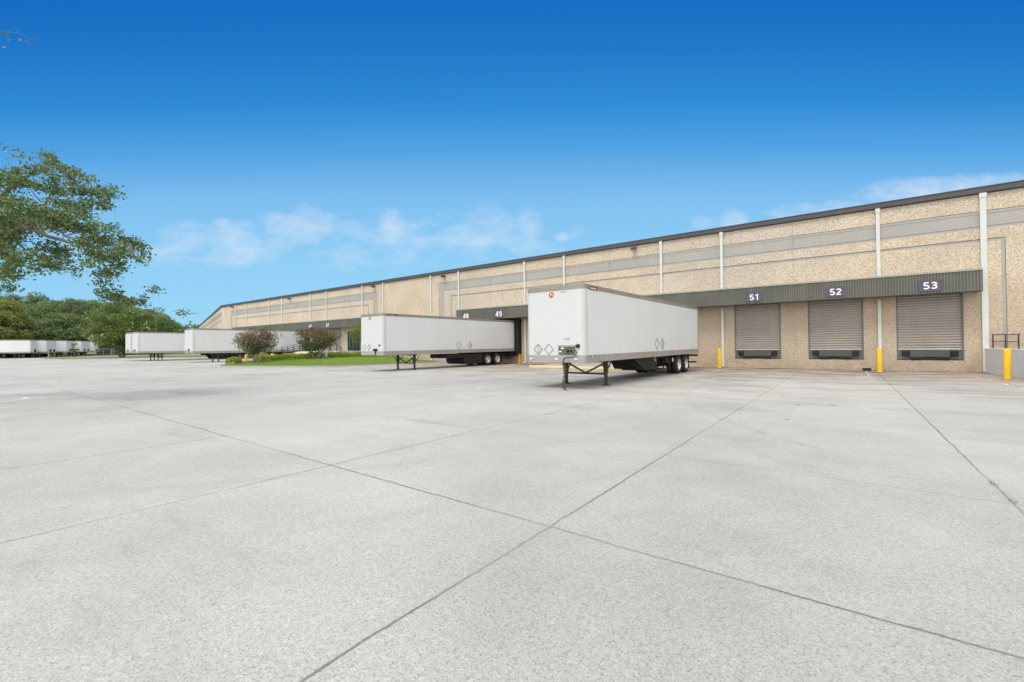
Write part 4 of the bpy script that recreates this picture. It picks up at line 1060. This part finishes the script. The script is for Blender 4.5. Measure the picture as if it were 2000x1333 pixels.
def hedge(p, q, w, h, n, lab, seed, mtl=HEDL):
    rg = np.random.default_rng(seed); p, q = np.array(p, float), np.array(q, float); Lh = np.linalg.norm(q-p)
    zc_ = mound(*((p+q)/2)); e = empty('clipped_hedge', (*((p+q)/2), 0), label=lab, cat='hedge', group='hedges on the lawn island')
    u = rg.uniform(0, 1, n); a = rg.uniform(-math.pi/2, math.pi/2, n); rr = 1-.75*rg.random(n)**1.5
    d = (q-p)/max(Lh, 1e-6); nn = np.array([-d[1], d[0]])
    hh_ = h*(1+.12*np.sin(u*Lh*2.3)+.08*np.sin(u*Lh*7))
    xy = p+np.outer(u, q-p)+np.outer(np.sin(a)*rr*w/2*(1+.15*np.sin(u*Lh*3)), nn)
    z = np.array([mound(x, y) for x, y in xy])+.03+hh_*np.cos(a)**.5*rr
    # low leaves on the flanks
    k = n//2; xy2 = p+np.outer(u[:k], q-p)+np.outer(np.sign(rg.normal(size=k))*w/2*rg.uniform(.85, 1.02, k), nn); z2 = np.array([mound(x, y) for x, y in xy2])+rg.uniform(.03, h*.75, k)
    Pn = np.concatenate([np.column_stack([xy, z]), np.column_stack([xy2, z2])])-np.array([*((p+q)/2), 0])
    leaves('foliage', mtl, Pn, .09, e, seed)
    m = MB(); s = int(max(2, Lh/.5))
    for i in range(s):
        c_ = p+(q-p)*(i+.5)/s-(p+q)/2; zz = mound(*(p+(q-p)*(i+.5)/s)); m.tube([(c_[0], c_[1], zz-.05), (c_[0]+.05, c_[1], zz+h*.8)], .02, 5)
    m.build('stem', BARK, e)
hedge((-51.3, 21.7), (-46.3, 26.6), 1.1, .62, 11000, 'yellow-green clipped hedge between the two reddish shrub trees', 1)
hedge((-46.0, 27.0), (-42.6, 31.0), 1.0, .5, 8000, 'yellow-green hedge right of the red-brown shrub tree', 2)
hedge((-49.6, 18.9), (-48.6, 18.4), 1.25, .55, 3500, 'round yellow-green bush at the very tip of the lawn', 3)

# entrance ramp with railings
er = empty('entrance_ramp', (-52, 30, 0), label='long pale concrete ramp with black railings leading to the glass entrance', cat='ramp')
m = MB()
m.prism([(-62+52, .35), (-53+52, 1.2), (-47.5+52, 1.2), (-47.5+52, 0), (-62+52, 0)], 'y', -2.6, -1.0); m.box(-53+52, -47.5+52, -1.0, 2.97, 0, 1.2)
m.build('ramp_slab', WALLW, er)
def rail(y, x0, z0_, x1, z1_, n):
    q = MB()
    for hh2 in (.95, .7, .45, .2): q.bar((x0, y, z0_+hh2), (x1, y, z1_+hh2), .04 if hh2 > .9 else .03)
    q.build('handrail', BLK, er)
    pr = None
    for i in range(n+1):
        f = i/n
        if pr is None: q = MB(); q.bar((0, 0, -.1), (0, 0, .95), .045); pr = q.build('rail_post', BLK, er); o = pr
        else: o = pr.copy(); COL.objects.link(o); o.parent = er
        o.location = (x0+(x1-x0)*f, y, z0_+(z1_-z0_)*f)
rail(-2.55, -10, .35, -1, 1.2, 6); rail(-2.55, -1, 1.2, 3.2, 1.2, 3); rail(-1.05, -10, .35, -1, 1.2, 6)
# stairs at the right end
m = MB()
for i in range(6): m.box(4.5+i*.3, 4.5+(i+1)*.3+.0, -2.5, -1.0, 0, 1.0-.18*i)
st = m.build('stair_flight', WALLW, er)
m = MB()
for y in (-2.5, -1.0):
    for hh2 in (.95, .7, .45, .2): m.bar((4.4, y, 1.2+hh2), (6.3, y, .15+hh2), .03)
    for f in (0, .5, 1): m.bar((4.4+1.9*f, y, 1.2-1.05*f), (4.4+1.9*f, y, 2.15-1.05*f), .045)
m.build('stair_rail', BLK, st)

# far verge: grass strip with kerb, road behind
m = MB(); V1 = [(-93.5, 34.5), (-99, 29.5), (-104, 25.5), (-109, 20.5), (-110.5, 14.5), (-118, 12.8), (-124, 14), (-131, 18), (-138, 25), (-140, 36), (-120, 46), (-94, 50)]
m.v = [(x, y, .08) for x, y in V1]+[(x, y, 0) for x, y in V1]; n = len(V1); m.f = [tuple(range(n))] + [(i, n+i, n+(i+1) % n, (i+1) % n) for i in range(n)]; m.m = [0]*len(m.f)
tag(m.build('grass_verge', GRSF), kind='structure')
m = MB()
for i in range(7):
    a, c = V1[i], V1[i+1]; m.bar((a[0], a[1], .06), (c[0], c[1], .06), .18, .12)
tag(m.build('verge_kerb', SMOOTHC), kind='structure')
m = MB(); V2 = [LZ(-150, 104), LZ(-150, 260), LZ(-60, 260), LZ(-88, 126), LZ(-96, 122), LZ(-120, 104)]
V2 = [LZ(-170, 104), LZ(-118, 104), LZ(-117, 112), LZ(-105, 126), LZ(-90, 140), LZ(-60, 160), LZ(-60, 300), LZ(-260, 300), LZ(-260, 104)]
m.v = [(p.x, p.y, .006) for p in V2]; m.f = [tuple(range(len(V2)))]; m.m = [0]
tag(m.build('woodland_floor', GRSF), kind='structure')

# weeds growing in the joint
rg = np.random.default_rng(21)
for i, (x, y, k) in enumerate(((1.31, 7.35, 22), (1.33, 6.62, 16))):
    e = empty('weed_tuft', (x, y, 0), label=('tiny green weed tuft in the slab joint, the farther of two at right', 'tiny green weed tuft where two slab joints cross at right')[i], cat='weed')
    leaves('leaf_blades', GRSL, rg.normal(size=(k, 3))*np.array([.018, .06, .004])+np.array([0, 0, .010]), .028, e, 60+i, aspect=.3)
